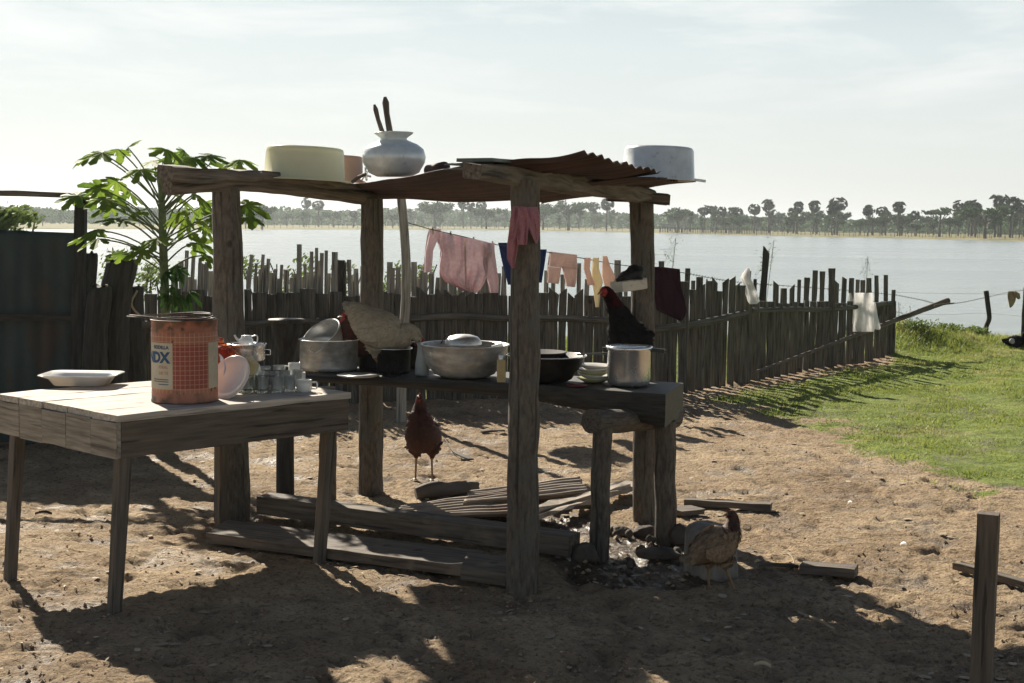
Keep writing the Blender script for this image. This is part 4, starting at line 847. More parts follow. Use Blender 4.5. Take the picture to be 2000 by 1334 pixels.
hang('maroon_cloth', [(521, 1268, 1290), (524, 1268, 1328), (560, 1272, 1330), (590, 1280, 1338), (606, 1282, 1341), (618, 1308, 1338), (626, 1326, 1332)], 12.9, M['maroon'], 'dark maroon cloth draped on the wire right of the rear post', 'cloth', seed=15, nf=5, amp=.025)

# ------------------------------------------------------------ picket fence
def fpoint(px):
    u = (px-1000)/F
    for a, b in zip(FENCE[:-1], FENCE[1:]):
        d = b-a; den = d.x-u*d.y
        t = (u*a.y-a.x)/den if abs(den) > 1e-9 else -1
        if -1e-6 <= t <= 1: return a+d*t
    return a+d*max(0, min(1, t)) if t > 1 else FENCE[0]+(FENCE[1]-FENCE[0])*t
def picket(px, ytop, wpx, lean=0, back=0, m='picket', name='picket', par=None, shape=0, ybase=None):
    p = fpoint(px); p = p+V(-.0, back, 0); sc = F/p.y; wd = wpx/sc; z = D(px, ytop, p.y).z
    base = V(p.x-lean/sc, p.y, TZ(p.x, p.y)-.04); top = V(p.x, p.y+random.uniform(-.01, .01), z)
    b = MB(); th = min(.035, wd*.45)
    b.plank(base, top, wd*random.uniform(.92, 1.06), th, up=V(.3, 1, 0), nseg=5, rough=wd*.09, ch=.35, w2=wd*.92, skew=(0, shape*wd*.6))
    return b.build(name, M[m], par)
def rail(pts, par, r=.03, m='picket'):
    b = MB(); P = catmull([D(x, y, fpoint(x).y-.045) for x, y in pts], 6); b.tube(P, r, 8, rough=.12); return b.build('rail', M[m], par)
FA = thing('picket_fence', FENCE[1], 'left run of dark upright fence boards behind the table and bench', 'fence', 'picket fences')
FB = thing('picket_fence', FENCE[3], 'middle run of grey fence boards behind the bench up to the white bag', 'fence', 'picket fences')
FC = thing('picket_fence', FENCE[5], 'right run of fence with tall uneven stakes ending at the grassy bank', 'fence', 'picket fences')
x = 236
while x < 800:
    wpx = random.uniform(14, 30); picket(x+wpx/2, 572+4*math.sin(x*.05)+random.uniform(-6, 6), wpx, random.uniform(-1, 1), 0, 'picket', par=FA); x += wpx+random.choice((-.6, -.3, .2, 1.2))
while x < 1455:
    wpx = random.uniform(12, 20); yt = 574+random.uniform(-7, 5) if x < 1275 else 560+random.uniform(-18, 12)
    picket(x+wpx/2, yt, wpx, random.uniform(-2, 2), 0, 'picket', par=FB, shape=random.choice((0, 0, .6, -.6))); x += wpx+random.choice((-.8, -.4, 0, .9))
while x < 1746:
    wpx = random.uniform(11, 17); picket(x+wpx/2, 591+random.uniform(-4, 2), wpx, random.uniform(-1, 1), 0, 'picket', par=FC); x += wpx+random.choice((-.6, -.3, .5))
tall = [(361, 489, 8, 8), (373, 498, 8, 8), (387, 504, 7, 8), (399, 512, 8, 7), (487, 497, 7, 10), (497, 514, 6, 8), (510, 497, 7, 9), (521, 505, 7, 8), (535, 525, 7, 6), (546, 517, 7, 6), (558, 528, 7, 4), (581, 477, 10, 1), (592, 516, 7, 1), (605, 491, 8, 1), (615, 484, 7, 1), (625, 494, 8, 2), (634, 489, 7, 1), (651, 492, 12, 2), (663, 508, 15, 0), (678, 507, 8, -5), (693, 533, 9, -2), (705, 520, 9, 1), (757, 520, 8, 2), (765, 523, 8, 1), (775, 522, 9, 2), (826, 528, 14, 1), (840, 534, 10, 0), (868, 536, 10, 0), (884, 540, 9, 1), (900, 538, 10, -1), (918, 533, 12, 0), (935, 540, 9, 1), (950, 536, 10, 0), (966, 545, 8, 0), (983, 520, 9, -2), (1066, 528, 9, 0), (1080, 540, 8, 1), (1098, 536, 9, 0), (1130, 514, 9, 0), (1146, 545, 9, 1), (1168, 550, 9, 0), (1205, 508, 13, 1), (1222, 540, 9, 0)]
for (x_, y_, w_, l_) in tall: picket(x_, y_, w_, l_*2.2, .07, 'dark' if x_ == 663 else 'stake', 'stake', FA if x_ < 800 else FB)
for x_ in range(335, 990, 12): 
    if not (700 < x_ < 750): picket(x_+random.uniform(-4, 4), random.uniform(508, 548), random.uniform(8, 12), random.uniform(0, 7), .1+.02*random.random(), 'stake', 'stake', FA if x_ < 800 else FB)
tallr = [(1291, 510, 11, 1, 0), (1343, 524, 10, 3, 0), (1354, 548, 8, 0, 0), (1367, 541, 14, 0, 0), (1384, 550, 9, 1, 1), (1397, 547, 11, 0, 1), (1441, 556, 9, 0, -.7), (1458, 529, 12, 1, 0), (1475, 545, 6, -5, 0), (1496, 488, 13, 9, .9), (1517, 553, 12, 2, .6), (1532, 563, 13, 0, 0), (1548, 560, 10, -1, -.8), (1562, 546, 7, 0, 0), (1577, 542, 12, 3, 0), (1593, 528, 10, 3, 0), (1607, 530, 10, 0, 0), (1621, 524, 13, -2, 0), (1635, 551, 9, 0, .6), (1650, 543, 10, 2, .4), (1664, 543, 11, 0, 0), (1676, 546, 8, 0, 0), (1686, 547, 10, -1, 0), (1698, 543, 11, -4, 0), (1713, 538, 8, -3, 0), (1731, 537, 9, -3, 0), (1742, 566, 8, 0, 0)]
for (x_, y_, w_, l_, s_) in tallr: picket(x_, y_, w_, l_*1.5, -.05 if x_ in (1458, 1621, 1742) else .06, 'dark' if x_ in (1496, 1475) else 'picket', 'stake', FB if x_ < 1456 else FC, s_)
rail([(228, 636), (330, 633), (470, 634), (580, 627), (720, 630), (800, 628)], FA); rail([(800, 622), (900, 617), (980, 622), (1100, 622), (1240, 628)], FB); rail([(1270, 644), (1350, 634), (1458, 612)], FB, .036); rail([(1468, 606), (1550, 604), (1620, 604), (1742, 592)], FC, .028)
# barbed wires
def bwire(pts, lab, r=.003, barbs=True):
    b = MB(); P = catmull([D(*q) for q in pts], 10); b.tube(P, r, 5)
    if barbs:
        L = 0
        for a, c in zip(P[:-1], P[1:]):
            n_ = max(1, int((c-a).length/.11))
            for k in range(n_): 
                q = a.lerp(c, k/n_); b.tube([q+V(-.006, 0, -.012), q+V(.006, 0, .012)], .0028, 4)
    tag(b.build('barbed_wire', M['wire'], org=P[0]), lab, 'wire', 'strands of barbed wire')
bwire([(1343, 534, 13.35), (1400, 545, 13.9), (1460, 553, 14.5), (1530, 558, 15.2), (1640, 566, 16.3), (1741, 575, 17.3)], 'barbed strand sagging over the right run of fence boards')
bwire([(1745, 575, 17.3), (1800, 586, 17.8), (1830, 593, 18.1), (1870, 592, 18.5), (1925, 581, 19.4), (1970, 571, 18.9), (1997, 567, 18.6), (2080, 555, 18.0)], 'lowest sagging barbed strand between the fence end and the crooked lake post')
bwire([(1745, 571, 17.3), (1840, 573, 18.4), (1925, 574, 19.4), (2060, 578, 18.2)], 'upper thin straight wire strand from the fence end to the right', .0015, False)
bwire([(1745, 610, 17.3), (1840, 615, 18.4), (1925, 612, 19.4), (2060, 624, 18.2)], 'lower thin straight wire strand near the grassy bank', .0015, False)
def crooked(pxs, Y, r, lab, seed):
    P = [D(x_, y_, Y) for x_, y_ in pxs]; P[0].z = TZ(P[0].x, P[0].y)-.05; b = MB(); Q = catmull(P, 5)
    b.tube(Q, r, 10, rough=.12, seed=seed); tag(b.build('fence_post', M['dark'], org=P[0]), lab, 'post', 'posts by the lake')
crooked([(1926, 660), (1926, 640), (1932, 622), (1930, 600), (1926, 568)], 19.4, .034, 'crooked dark post on the grassy bank with a wire across it', 4)
crooked([(1998, 668), (1999, 640), (2001, 600), (2004, 560)], 18.5, .03, 'dark post at the far right edge of the photo behind the duck', 5)
k = D(1977, 578, 18.8); T = thing('old_glove', k, 'worn tan glove hanging from the barbed wire above the duck', 'glove')
b = MB()
def gl(u, v):
    th = u*2*PI; yy = 569+v*32; cxp = 1974+4*math.sin(v*2.5)-3*v; rw = 10*(1-.45*v)*(math.sin(PI*min(1, v*.9+.08))**.5)
    return D(cxp+rw*math.cos(th), yy, 18.8+.03*math.sin(th))
b.grid(gl, 18, 12); b.tube([D(1980, 572, 18.78), D(1988, 577, 18.78), D(1990, 583, 18.8)], [.03, .035, .02], 8); b.build('glove_body', M['glove'], T)
# white cloth, bag and long pole
hang('white_cloth', [(572, 1657, 1705), (600, 1658, 1706), (630, 1657, 1707), (640, 1658, 1709), (648, 1666, 1707)], fpoint(1680).y-.14, M['whitec'], 'white cloth hung over the boards near the right end of the fence', 'cloth', seed=21, nf=4, amp=.03)
hang('back_corner', [(590, 1704, 1710), (615, 1705, 1714), (640, 1700, 1720), (644, 1712, 1719)], fpoint(1680).y-.10, M['whitec'], None, None, seed=22, nf=2, par=bpy.data.objects['white_cloth'], nu=10)
hang('white_bag', [(523, 1460, 1464), (535, 1449, 1466), (542, 1445, 1466), (556, 1452, 1472), (575, 1456, 1480), (588, 1460, 1484), (594, 1464, 1478)], fpoint(1462).y-.13, M['whitec'], 'torn white plastic bag caught over a tall fence stake', 'bag', seed=23, nf=3, amp=.05)
b = MB(); P = catmull([D(1470, 728, fpoint(1470).y-.25), D(1590, 685, fpoint(1590).y-.2), D(1700, 644, fpoint(1700).y-.16), D(1790, 610, 17.3), D(1852, 587, 17.6)], 6)
b.tube(P, [.012+.025*min(1, i/len(P)*1.15) for i in range(len(P))], 9, rough=.12); b.tube([D(1825, 597, 17.3), D(1846, 594, 17.3), D(1864, 592, 17.3)], [.014, .011, .008], 7)
tag(b.build('long_pole', M['plank'], org=P[0]), 'long slanting wooden pole propped against the right end of the fence', 'pole')
k = G(1552, 722); b = MB(); b.plank(k+V(-.09, 0, .02), k+V(.09, .02, .02), .1, .012, rough=.004); tag(b.build('paper_scrap', M['whitec'], org=k), 'pale scrap of paper on the ground by the fence foot', 'paper')

# ------------------------------------------------------------ left screen, stumps
YS = 9.9
SC = thing('sheet_screen', D(70, 860, YS), 'dark green metal sheet screen with a wooden frame on the left edge', 'screen')
b = MB(); sheet(D(-330, 436, YS), D(-330, 870, YS), D(147, 880, YS), D(147, 455, YS), 14, SC, 'teal', name='metal_sheet', amp=.006, seed=9, dent=.02)
a = D(148, 870, YS-.05); a.z = -.05; b = MB(); b.plank(a, D(158, 376, YS-.05), .095, .07, up=V(0, 1, 0), rough=.005, w2=.068); b.build('frame_post', M['dark'], SC)
b = MB(); b.plank(D(-330, 366, YS-.08), D(216, 384, YS-.08), .05, .035, rough=.004, nseg=12); b.build('top_rail', M['beam'], SC)
b = MB(); b.plank(D(-330, 618, YS-.06), D(140, 620, YS-.06), .03, .05, rough=.004, nseg=10); b.build('middle_rail', M['dark'], SC)
a = D(8, 900, YS-.9); a.z = -.05; 
stl = [((160, 760, 176, 497, 10.2), .055, 'dark leaning stump post right beside the sheet screen'), ((190, 770, 236, 512, 9.8), .105, 'thick round topped dark stump leaning right of the screen'), ((172, 760, 196, 562, 9.6), .075, 'short broad stump wedged between the two taller stumps'), ((255, 770, 262, 560, 10.3), .07, 'low jagged stump just left of the papaya trunk')]
for i, ((x0, y0, x1, y1, Y_), r_, lb) in enumerate(stl):
    a = D(x0, y0, Y_); a.z = -.08; c = D(x1, y1, Y_); T = thing('stump_post', a, lb, 'stump', 'thick stumps beside the screen')
    b = MB(); P = catmull([a, a.lerp(c, .35)+V(.02, 0, 0), a.lerp(c, .7)+V(-.01, 0, 0), c-V(0, 0, .03), c], 5)
    b.tube(P, [r_*(1.25-.35*j/len(P)) if j < len(P)-4 else r_*.9*(1-((j-len(P)+5)/5.5)**2)**.5 for j in range(len(P))], 16, rough=.16, seed=i*5, side=(1, 0, 0)); b.build('stump_body', M['dark'], T)
b = MB(); P = catmull([D(268, 568, 10.2), D(257, 590, 10.15), D(262, 605, 10.15), D(276, 618, 10.2)], 6); b.tube(P, .008, 6); tag(b.build('curled_vine', M['pig'], org=P[0]), 'pale curled vine hanging on the jagged stump', 'vine')
b = MB(); P = catmull([D(209, 556, 9.6), D(200, 580, 9.6), D(195, 594, 9.6), D(190, 610, 9.6)], 6); b.tube(P, .01, 6, rough=.3); tag(b.build('bark_strip', M['pig'], org=P[0]), 'strip of torn reddish bark between the two thick stumps', 'bark')

# ------------------------------------------------------------ papaya
def papaya_leaf(b, base, tipdir, size, roll, droop, seed):
    # palmate blade: seven lobes with side teeth, built as a folded fan
    t = tipdir.normalized(); side = t.cross(UP).normalized(); nrm = side.cross(t)
    Rr = Matrix.Rotation(roll, 3, t); side = Rr @ side; nrm = Rr @ nrm
    if nrm.z < 0: nrm = -nrm
    c = base; vs = [c]; out = []
    angs = [-140, -98, -52, 0, 52, 98, 140]; lens = [.55, .78, .93, 1, .93, .78, .55]
    rs = random.Random(seed)
    for i, (a, l) in enumerate(zip(angs, lens)):
        l *= rs.uniform(.88, 1.08)
        for da, q in ((-24, .34), (-21, .62), (-12, .58), (-13, .86), (0, 1.0), (13, .86), (12, .58), (21, .62), (24, .34)):
            out.append((a+da*(1.0 if q < .9 else 1), l*q))
    for a, q in out:
        A_ = R(a); r_ = q*size*.5; fold = .10*abs(math.sin(A_*3.5))
        vs.append(c+t*(math.cos(A_)*r_)+side*(math.sin(A_)*r_)+nrm*(-droop*q*q*size*.5-fold*r_*.3)+V(0, 0, -droop*.25*q*q*size))
    n = len(out)
    b.add(vs, [(0, i, i+1) for i in range(1, n)], 0, False)
TP = D(322, 655, 9.45); TP.z = 0
PA = thing('papaya_tree', TP, 'young papaya tree with lobed bright leaves left of the shelter', 'papaya tree')
Yp = 9.45
def trunkpt(y): return D(316+(y-400)*.035, y, Yp)
b = MB(); P = [V(D(326, 650, Yp).x, Yp, -.05)]+[trunkpt(y) for y in (700, 640, 560, 480, 420, 370, 330)]
b.tube(P, [.036, .034, .032, .030, .028, .025, .02, .013], 12, rough=.08, fr=14); b.build('trunk', M['stem'], PA)
lv = [(300, 318, .3), (275, 335, -.2), (330, 330, .3), (362, 300, 0), (420, 318, .3), (468, 316, -.2), (182, 300, .2), (172, 384, .2), (215, 408, 0), (255, 380, .3), (190, 470, -.2), (262, 490, .3), (350, 420, -.3), (412, 430, .2), (200, 302, -.1), (232, 296, .1), (250, 292, .3), (318, 318, .1), (345, 306, .2), (375, 312, -.1), (405, 308, 0), (452, 322, .1), (430, 332, -.2), (195, 372, 0), (228, 358, .1), (150, 386, -.1), (205, 392, -.2), (236, 396, .25), (262, 420, 0), (232, 432, -.25), (190, 452, 0), (176, 462, .1), (282, 492, -.1), (238, 500, 0), (352, 392, .2), (384, 384, -.1), (392, 408, .3), (478, 404, 0), (484, 428, -.1), (360, 432, .1), (398, 446, -.1), (385, 478, 0), (404, 502, -.1), (306, 470, -.3), (325, 296, -.2), (470, 336, .2)]
lb = MB(); st = MB()
for i, (lx, ly, dy) in enumerate(lv):
    ay = 400+(ly-300)*.66; a = trunkpt(ay); c = D(lx, ly-4, Yp+dy*1.5)
    mid = a.lerp(c, .55)+V(0, 0, .03); st.tube(catmull([a, mid, c], 4), [.0065, .006, .006, .0055, .0055, .005, .005, .0045, .004], 6)
    out_ = (c-a); out_.z = out_.z*.15-.10; out_ = out_.normalized()
    if abs(lx-318) < 60: out_ = V(random.uniform(-1, 1), random.uniform(-1, .3), -.3).normalized()
    papaya_leaf(lb, c, out_, random.uniform(.27, .37), random.uniform(-.9, .9), random.uniform(.08, .38), i)
st.build('stalks', M['stem'], PA); lb.build('leaves', M['leaf'], PA)
lb = MB(); st = MB()
for i in range(11):
    ay = random.uniform(520, 600); a = trunkpt(ay); c = a+V(random.uniform(.0, .16), random.uniform(-.12, .1), random.uniform(-.05, .1)); st.tube([a, c], .004, 5)
    papaya_leaf(lb, c, V(random.uniform(-.5, 1), random.uniform(-1, 1), -.6), random.uniform(.12, .2), random.uniform(-1, 1), .8, 90+i)
lb.build('lower_leaves', M['leafd'], PA)
tag(PA, kind=None)

# ------------------------------------------------------------ generic leafy shrubs / weeds
def leafcloud(b, c, r3, n, s, flat=0, seed=0, shell=.5):
    rs = np.random.default_rng(seed)
    for i in range(n):
        d = rs.normal(size=3); d /= np.linalg.norm(d); q = (shell+(1-shell)*rs.random())
        q *= .75+.5*mnoise.noise(V(*(d*1.7+seed)))
        p = Vector(c)+V(d[0]*r3[0]*q, d[1]*r3[1]*q, d[2]*r3[2]*q)
        a = Vector(rs.normal(size=3)).normalized(); e = a.orthogonal().normalized(); f = a.cross(e); k = s*rs.uniform(.5, 1.2)
        b.add([p-e*k, p-f*k*.45, p+e*k, p+f*k*.45], [(0, 1, 2, 3)])
for i, (x_, y_, wx, hz, Y_) in enumerate(((205, 530, .30, .22, 12.6), (262, 535, .34, .2, 12.5), (330, 545, .3, .2, 12.6), (500, 535, .28, .2, 13.2), (555, 530, .30, .2, 13.3), (600, 535, .25, .16, 13.2), (690, 540, .25, .16, 13.4), (765, 540, .22, .16, 13.4), (830, 535, .22, .18, 13.5), (905, 545, .25, .14, 13.6))):
    c = D(x_, y_, Y_); g_ = V(c.x, c.y, TZ(c.x, c.y)); T = thing('vine_shrub', g_, 'loose green shrub behind the left fence stakes, %s counted from the screen' % ['first', 'second', 'third', 'fourth', 'fifth', 'sixth', 'seventh', 'eighth', 'ninth, at the pole', 'tenth, under the cardigan'][i], 'shrub', 'shrubs behind the fence')
    b = MB(); [leafcloud(b, c+V(random.uniform(-wx, wx)*.6, random.uniform(-.1, .1), random.uniform(-.2, .1)), (wx*.6, .2, hz*.75), 120, .024, seed=i*10+k) for k in range(3)]; b.build('foliage', M['shrub'], T)
    b = MB(); [b.tube(catmull([g_, g_.lerp(c, .5)+V(random.uniform(-.1, .1), 0, 0), c+V(random.uniform(-.15, .15), 0, random.uniform(-.1, .1))], 3), .006, 5) for k in range(4)]; b.build('stem', M['bark'], T)
for i, (x_, y0, x1, y1, Y_) in enumerate(((1296, 520, 1320, 465, 14.4), (1485, 545, 1512, 468, 15.6), (1500, 520, 1490, 490, 15.6), (1690, 545, 1695, 500, 17.6), (1757, 640, 1755, 590, 18.6), (1775, 660, 1778, 600, 18.2))):
    a = D(x_, y0, Y_); g_ = V(a.x, Y_, TZ(a.x, Y_)); c = D(x1, y1, Y_); b = MB()
    b.tube(catmull([g_, g_.lerp(c, .5), c], 4), .003, 4)
    for k in range(46):
        q = a.lerp(c, random.uniform(-.2, 1))+V(random.gauss(0, .055), random.gauss(0, .05), random.gauss(0, .03)); e = V(random.gauss(0, 1), random.gauss(0, 1), random.gauss(0, 1)).normalized()*.012; f = e.orthogonal().normalized()*.006
        b.add([q-e, q-f, q+e, q+f], [(0, 1, 2, 3)])
        if k % 4 == 0: b.tube([a.lerp(c, min(1, k/46)), q], .0012, 3)
    tag(b.build('tall_weed', M['shrub'], org=g_), ['wispy weed rising behind the maroon cloth', 'wispy weed beside the tallest leaning fence stake', 'short wispy weed left of the tallest leaning stake', 'faint weed above the white cloth', 'thin weed at the end of the board fence', 'thin upright weed under the long slanting pole'][i], 'weed')
# low bushy growth on the bank
for i, (x_, y_, Y_, wx, hz) in enumerate(((1790, 655, 18.3, .45, .12), (1905, 670, 19.3, .25, .07), (1850, 664, 18.9, .3, .07))):
    c = D(x_, y_, Y_); c.z = TZ(c.x, c.y)+.06; b = MB(); leafcloud(b, c, (wx, .35, hz), 900, .022, seed=50+i, shell=.2); tag(b.build('low_bush', M['shrub'], org=c), ['broad low bush at the foot of the fence end', 'small bush tuft by the crooked lake post', 'low leafy tuft midway along the grassy bank'][i], 'bush')

# ------------------------------------------------------------ far shore
def crown(kind, seed):
    b = MB(); rs = random.Random(seed); h = 6.0
    if kind == 'broad':
        for k in range(15):
            a = rs.random()*6.28; q = rs.random()**.6; c = V(math.cos(a)*2.3*q, math.sin(a)*2.3*q, 3.9+rs.uniform(-1.0, .9)*(1-.4*q))
            leafcloud(b, c, (1.15, 1.15, .75), 75, .30, seed=seed*50+k, shell=.35)
    elif kind == 'tall':
        for k in range(13):
            z = 2.4+k*.26; c = V(rs.uniform(-.9, .9)*(1-k*.03), rs.uniform(-.9, .9), z); leafcloud(b, c, (.85, .85, .6), 62, .26, seed=seed*50+k, shell=.3)
    elif kind == 'flat':
        for k in range(13):
            a = rs.random()*6.28; q = rs.random()**.5; c = V(math.cos(a)*3*q, math.sin(a)*3*q, 4.4+rs.uniform(-.3, .5)); leafcloud(b, c, (1.2, 1.2, .45), 65, .28, seed=seed*50+k, shell=.3)
    elif kind == 'palm':
        for k in range(30):
            d = V(rs.gauss(0, 1), rs.gauss(0, 1), rs.gauss(-.1, 1.1)).normalized(); c = V(0, 0, 5.05)+V(d.x, d.y, d.z*1.25)*rs.uniform(.35, 1.0)
            e = d.orthogonal().normalized(); f = d.cross(e); n = 14; vs = [c-d*.15]
            for j in range(n*2):
                aa = 2*PI*j/(n*2); rr = rs.uniform(.42, .56) if j % 2 else .2; vs.append(c+e*math.cos(aa)*rr+f*math.sin(aa)*rr+d*.2-V(0, 0, .1*rr))
            b.add(vs, [(0, 1+j, 1+(j+1) % (n*2)) for j in range(n*2)])
            b.tube([V(0, 0, 5.1), c], .03, 4)
    tr = MB(); hh = {'broad': 3.6, 'tall': 4.2, 'flat': 4.3, 'palm': 5.2}[kind]
    tr.tube(catmull([V(0, 0, -.5), V(.08, 0, hh*.4), V(-.05, .05, hh)], 4), [.20 if kind != 'palm' else .11]*4+[.16 if kind != 'palm' else .10]*4+[.07], 7, rough=.1)
    if kind != 'palm':
        for k in range(5):
            a = rs.random()*6.28; q = V(math.cos(a), math.sin(a), 0); tr.tube([V(0, 0, hh*.45+.2*k), q*.9+V(0, 0, hh*.85), q*1.7+V(0, 0, hh*1.05)], [.09, .06, .03], 5)
    return b, tr
protos = {}
for kd, sds in (('broad', (1, 2, 3)), ('tall', (4, 5, 6)), ('flat', (7,)), ('palm', (8, 9, 10, 11))):
    for sdd in sds:
        cb_, tr = crown(kd, sdd); T = bpy.data.objects.new('palm_tree' if kd == 'palm' else 'broadleaf_tree', None); C.objects.link(T); T['_w'] = (0, 0, 0)
        cb_.build('crown', M['palm'] if kd == 'palm' else M['tree'], T); tr.build('trunk', M['bark'], T); protos.setdefault(kd, []).append([T, False])
def put(kind, px, ytop, dist, lab, grp, sx=1.0, k=None):
    pr_ = protos[kind]; e = pr_[(k if k is not None else random.randrange(len(pr_))) % len(pr_)]
    if not e[1]: o = e[0]; e[1] = True
    else: o = copytree(e[0])
    p = D(px, 445, dist); z0 = TZ(p.x, dist); top = D(px, ytop, dist).z; hh = max(1.5, top-z0); nat = 6.1 if kind == 'palm' else 5.6 if kind != 'flat' else 5.2
    s = hh/nat; o.location = (p.x, dist, z0); o.rotation_euler = (0, 0, random.random()*6.28); o.scale = (s*sx, s*sx, s)
    tag(o, lab, 'palm tree' if kind == 'palm' else 'tree', grp)
def shore(px): return float(np.interp((px-1000)/F, su, sd_))
GP = 'palms along the far shore'; GT = 'broadleaf trees along the far shore'
lp_ = 'fan palm with round crown standing in the far shore tree line'; lt_ = 'hazy broadleaf tree in the tree line across the lake'
for x_, y_ in ((598, 390), (622, 394), (1185, 390), (1473, 401), (1501, 393), (1557, 396), (1548, 408), (1588, 394), (1635, 388), (1625, 402), (1696, 402), (1722, 406), (1753, 396), (1787, 414), (1375, 405), (1390, 404), (1410, 406), (1440, 408), (1428, 407), (1872, 396), (1892, 394), (1905, 395), (1950, 383), (1978, 388), (1992, 392), (905, 392), (920, 398), (1160, 398), (1240, 392), (940, 395), (200, 412), (300, 416), (690, 414)):
    if x_ > 1340:
        k_ = sorted([1473, 1501, 1557, 1548, 1588, 1635, 1625, 1696, 1722, 1753, 1787, 1375, 1390, 1410, 1440, 1428, 1872, 1892, 1905, 1950, 1978, 1992]).index(x_); lq = 'fan palm on the far shore right of the shelter, number %s counting from the left' % 'one two three four five six seven eight nine ten eleven twelve thirteen fourteen fifteen sixteen seventeen eighteen nineteen twenty twenty-one twenty-two'.split()[k_]
    else: lq = {598: 'left one of two tall fan palms across the lake between the two left posts', 622: 'right one of two tall fan palms across the lake between the two left posts', 690: 'fan palm across the lake touching the second post from behind', 1185: 'lone fan palm with round crown above the trees left of the right rear post', 1160: 'lower fan palm just left of the lone round crowned one across the lake', 1240: 'fan palm across the lake hidden behind the right rear post', 905: 'fan palm right of the wide hazy tree behind the pale pole', 920: 'second fan palm right of the wide hazy tree behind the pale pole', 940: 'third fan palm right of the wide hazy tree behind the pale pole', 200: 'small far fan palm left of the papaya trunk', 300: 'small far fan palm behind the papaya trunk'}[x_]
    dd_ = shore(x_)*random.uniform(1.1, 1.3); put('palm', x_, y_-2, dd_, lq, GP, random.uniform(.95, 1.35))
    if x_ > 1340: put(random.choice(('tall', 'broad')), x_+random.uniform(-9, 9), y_+random.uniform(12, 20), dd_*1.03, lt_, GT, random.uniform(1.0, 1.4))
put('broad', 1323, 400, 390, 'large rounded dark tree beside the small shed across the lake', GT, 1.15, 0)
put('broad', 1925, 392, 292, 'biggest dark spreading tree on the far shore at the right', GT, 1.35, 1)
put('flat', 1836, 406, 330, 'pale flat topped tree with see through crown on the right shore', GT, 1.1)
put('broad', 850, 388, 470, 'wide tall hazy tree seen behind the pale leaning pole', GT, 1.5, 2)
put('broad', 1110, 385, 460, 'tall bushy tree seen between the front and right rear posts', GT, 1.3, 0)
put('broad', 512, 394, 360, 'round topped tree left of the second post across the lake', GT, 1.1, 1)
put('flat', 480, 400, 365, 'spreading tree just right of the left post across the lake', GT, .9)
put('broad', 1060, 392, 470, 'leafy tree just right of the front post across the lake', GT, 1.2, 2)
put('broad', 950, 400, 480, 'bushy tree left of the front post across the lake', GT, 1.3, 1)
for x_ in list(range(80, 1340, 34))+list(range(1345, 2000, 27)):
    y_ = 404+random.uniform(0, 26) if x_ > 1340 else 412+random.uniform(-4, 10)
    put(random.choice(('broad', 'tall', 'tall', 'broad')), x_+random.uniform(-12, 12), y_, shore(x_)*random.uniform(1.15, 1.5), lt_, GT, random.uniform(.9, 1.3))
# distant woodland mass
nq = 42000; x_ = rng.uniform(-300, 2300, nq); u_ = (x_-1000)/F; dd = np.interp(u_, su, sd_)*rng.uniform(1.5, 2.1, nq)
hh = (5.6+4.5*(fbm(x_*.02, dd*.01, 1, 3, 5)-.5))*np.where(x_ > 1340, .72, .9)*(dd/500)*rng.random(nq)**.8
px_ = u_*dd; v = np.zeros((nq, 4, 3)); cen = np.stack([px_, dd, -.3+hh], 1); s_ = .55*dd[:, None]/400
ea = rng.normal(size=(nq, 3)); ea /= np.linalg.norm(ea, axis=1)[:, None]; eb = np.cross(ea, rng.normal(size=(nq, 3))); eb /= np.linalg.norm(eb, axis=1)[:, None]
v[:, 0] = cen-ea*s_; v[:, 1] = cen-eb*s_*.8; v[:, 2] = cen+ea*s_; v[:, 3] = cen+eb*s_*.8
wd = npmesh('far_woods', v.reshape(-1, 3), np.arange(nq*4).reshape(nq, 4), M['tree'], {'tc': v.reshape(-1, 3)}, smooth=False)
tag(wd, 'low hazy woodland band behind the trees across the lake', 'woods', kind='stuff')
# far fences
def farfence(name, x0, x1, step, off, hgt, lab, r=.06, rails=False, jit=0):
    T = thing(name, D((x0+x1)/2, 445, shore(x0)*off), lab, 'fence'); x_ = x0; pts = []
    while x_ <= x1:
        d = shore(x_)*off; p = D(x_, 445, d); z0 = TZ(p.x, d); h_ = hgt*random.uniform(.8, 1.15); b = MB(); b.tube([V(p.x, d, z0-.3), V(p.x, d, z0+h_)], r, 5); b.build('post', M['dark'], T); pts.append(V(p.x, d, z0+hgt*.7)); x_ += step*random.uniform(1-jit, 1+jit)
    if rails:
        b = MB(); b.tube(pts, .05, 4); b.build('rail', M['dark'], T)
farfence('shore_fence', 1100, 2010, 27, .995, .75, 'row of short posts at the water edge of the far shore', .05)
farfence('corral_fence', 1290, 1505, 3.2, 1.05, 1.5, 'dark palisade corral beside the small shed across the lake', .10, True, .2)
farfence('pasture_fence', 1510, 2000, 9, 1.06, 1.2, 'long row of pasture fence posts below the far trees on the right', .06, True, .3)
farfence('pasture_fence', 500, 1230, 11, 1.05, 1.2, 'row of pasture fence posts below the far trees behind the shelter', .06, True, .3)
hd = 400; hp_ = D(1310, 445, hd); hz_ = TZ(hp_.x, hd); T = thing('far_shed', V(hp_.x, hd, hz_), 'small open shed with a grey sloping roof across the lake', 'shed')
b = MB(); b.plank(V(hp_.x-3.6, hd, hz_+2.0), V(hp_.x+3.4, hd, hz_+1.6), 4, .18, nseg=3); b.plank(V(hp_.x-3.0, hd+1, hz_+2.25), V(hp_.x+2.6, hd+1, hz_+2.2), 2, .12, nseg=3); b.build('roof', M['roofsh'], T)
for q in (-3.2, -1, 1.2, 3): b = MB(); b.tube([V(hp_.x+q, hd-1.5, hz_-.2), V(hp_.x+q, hd-1.5, hz_+1.7)], .12, 5); b.build('post', M['dark'], T)
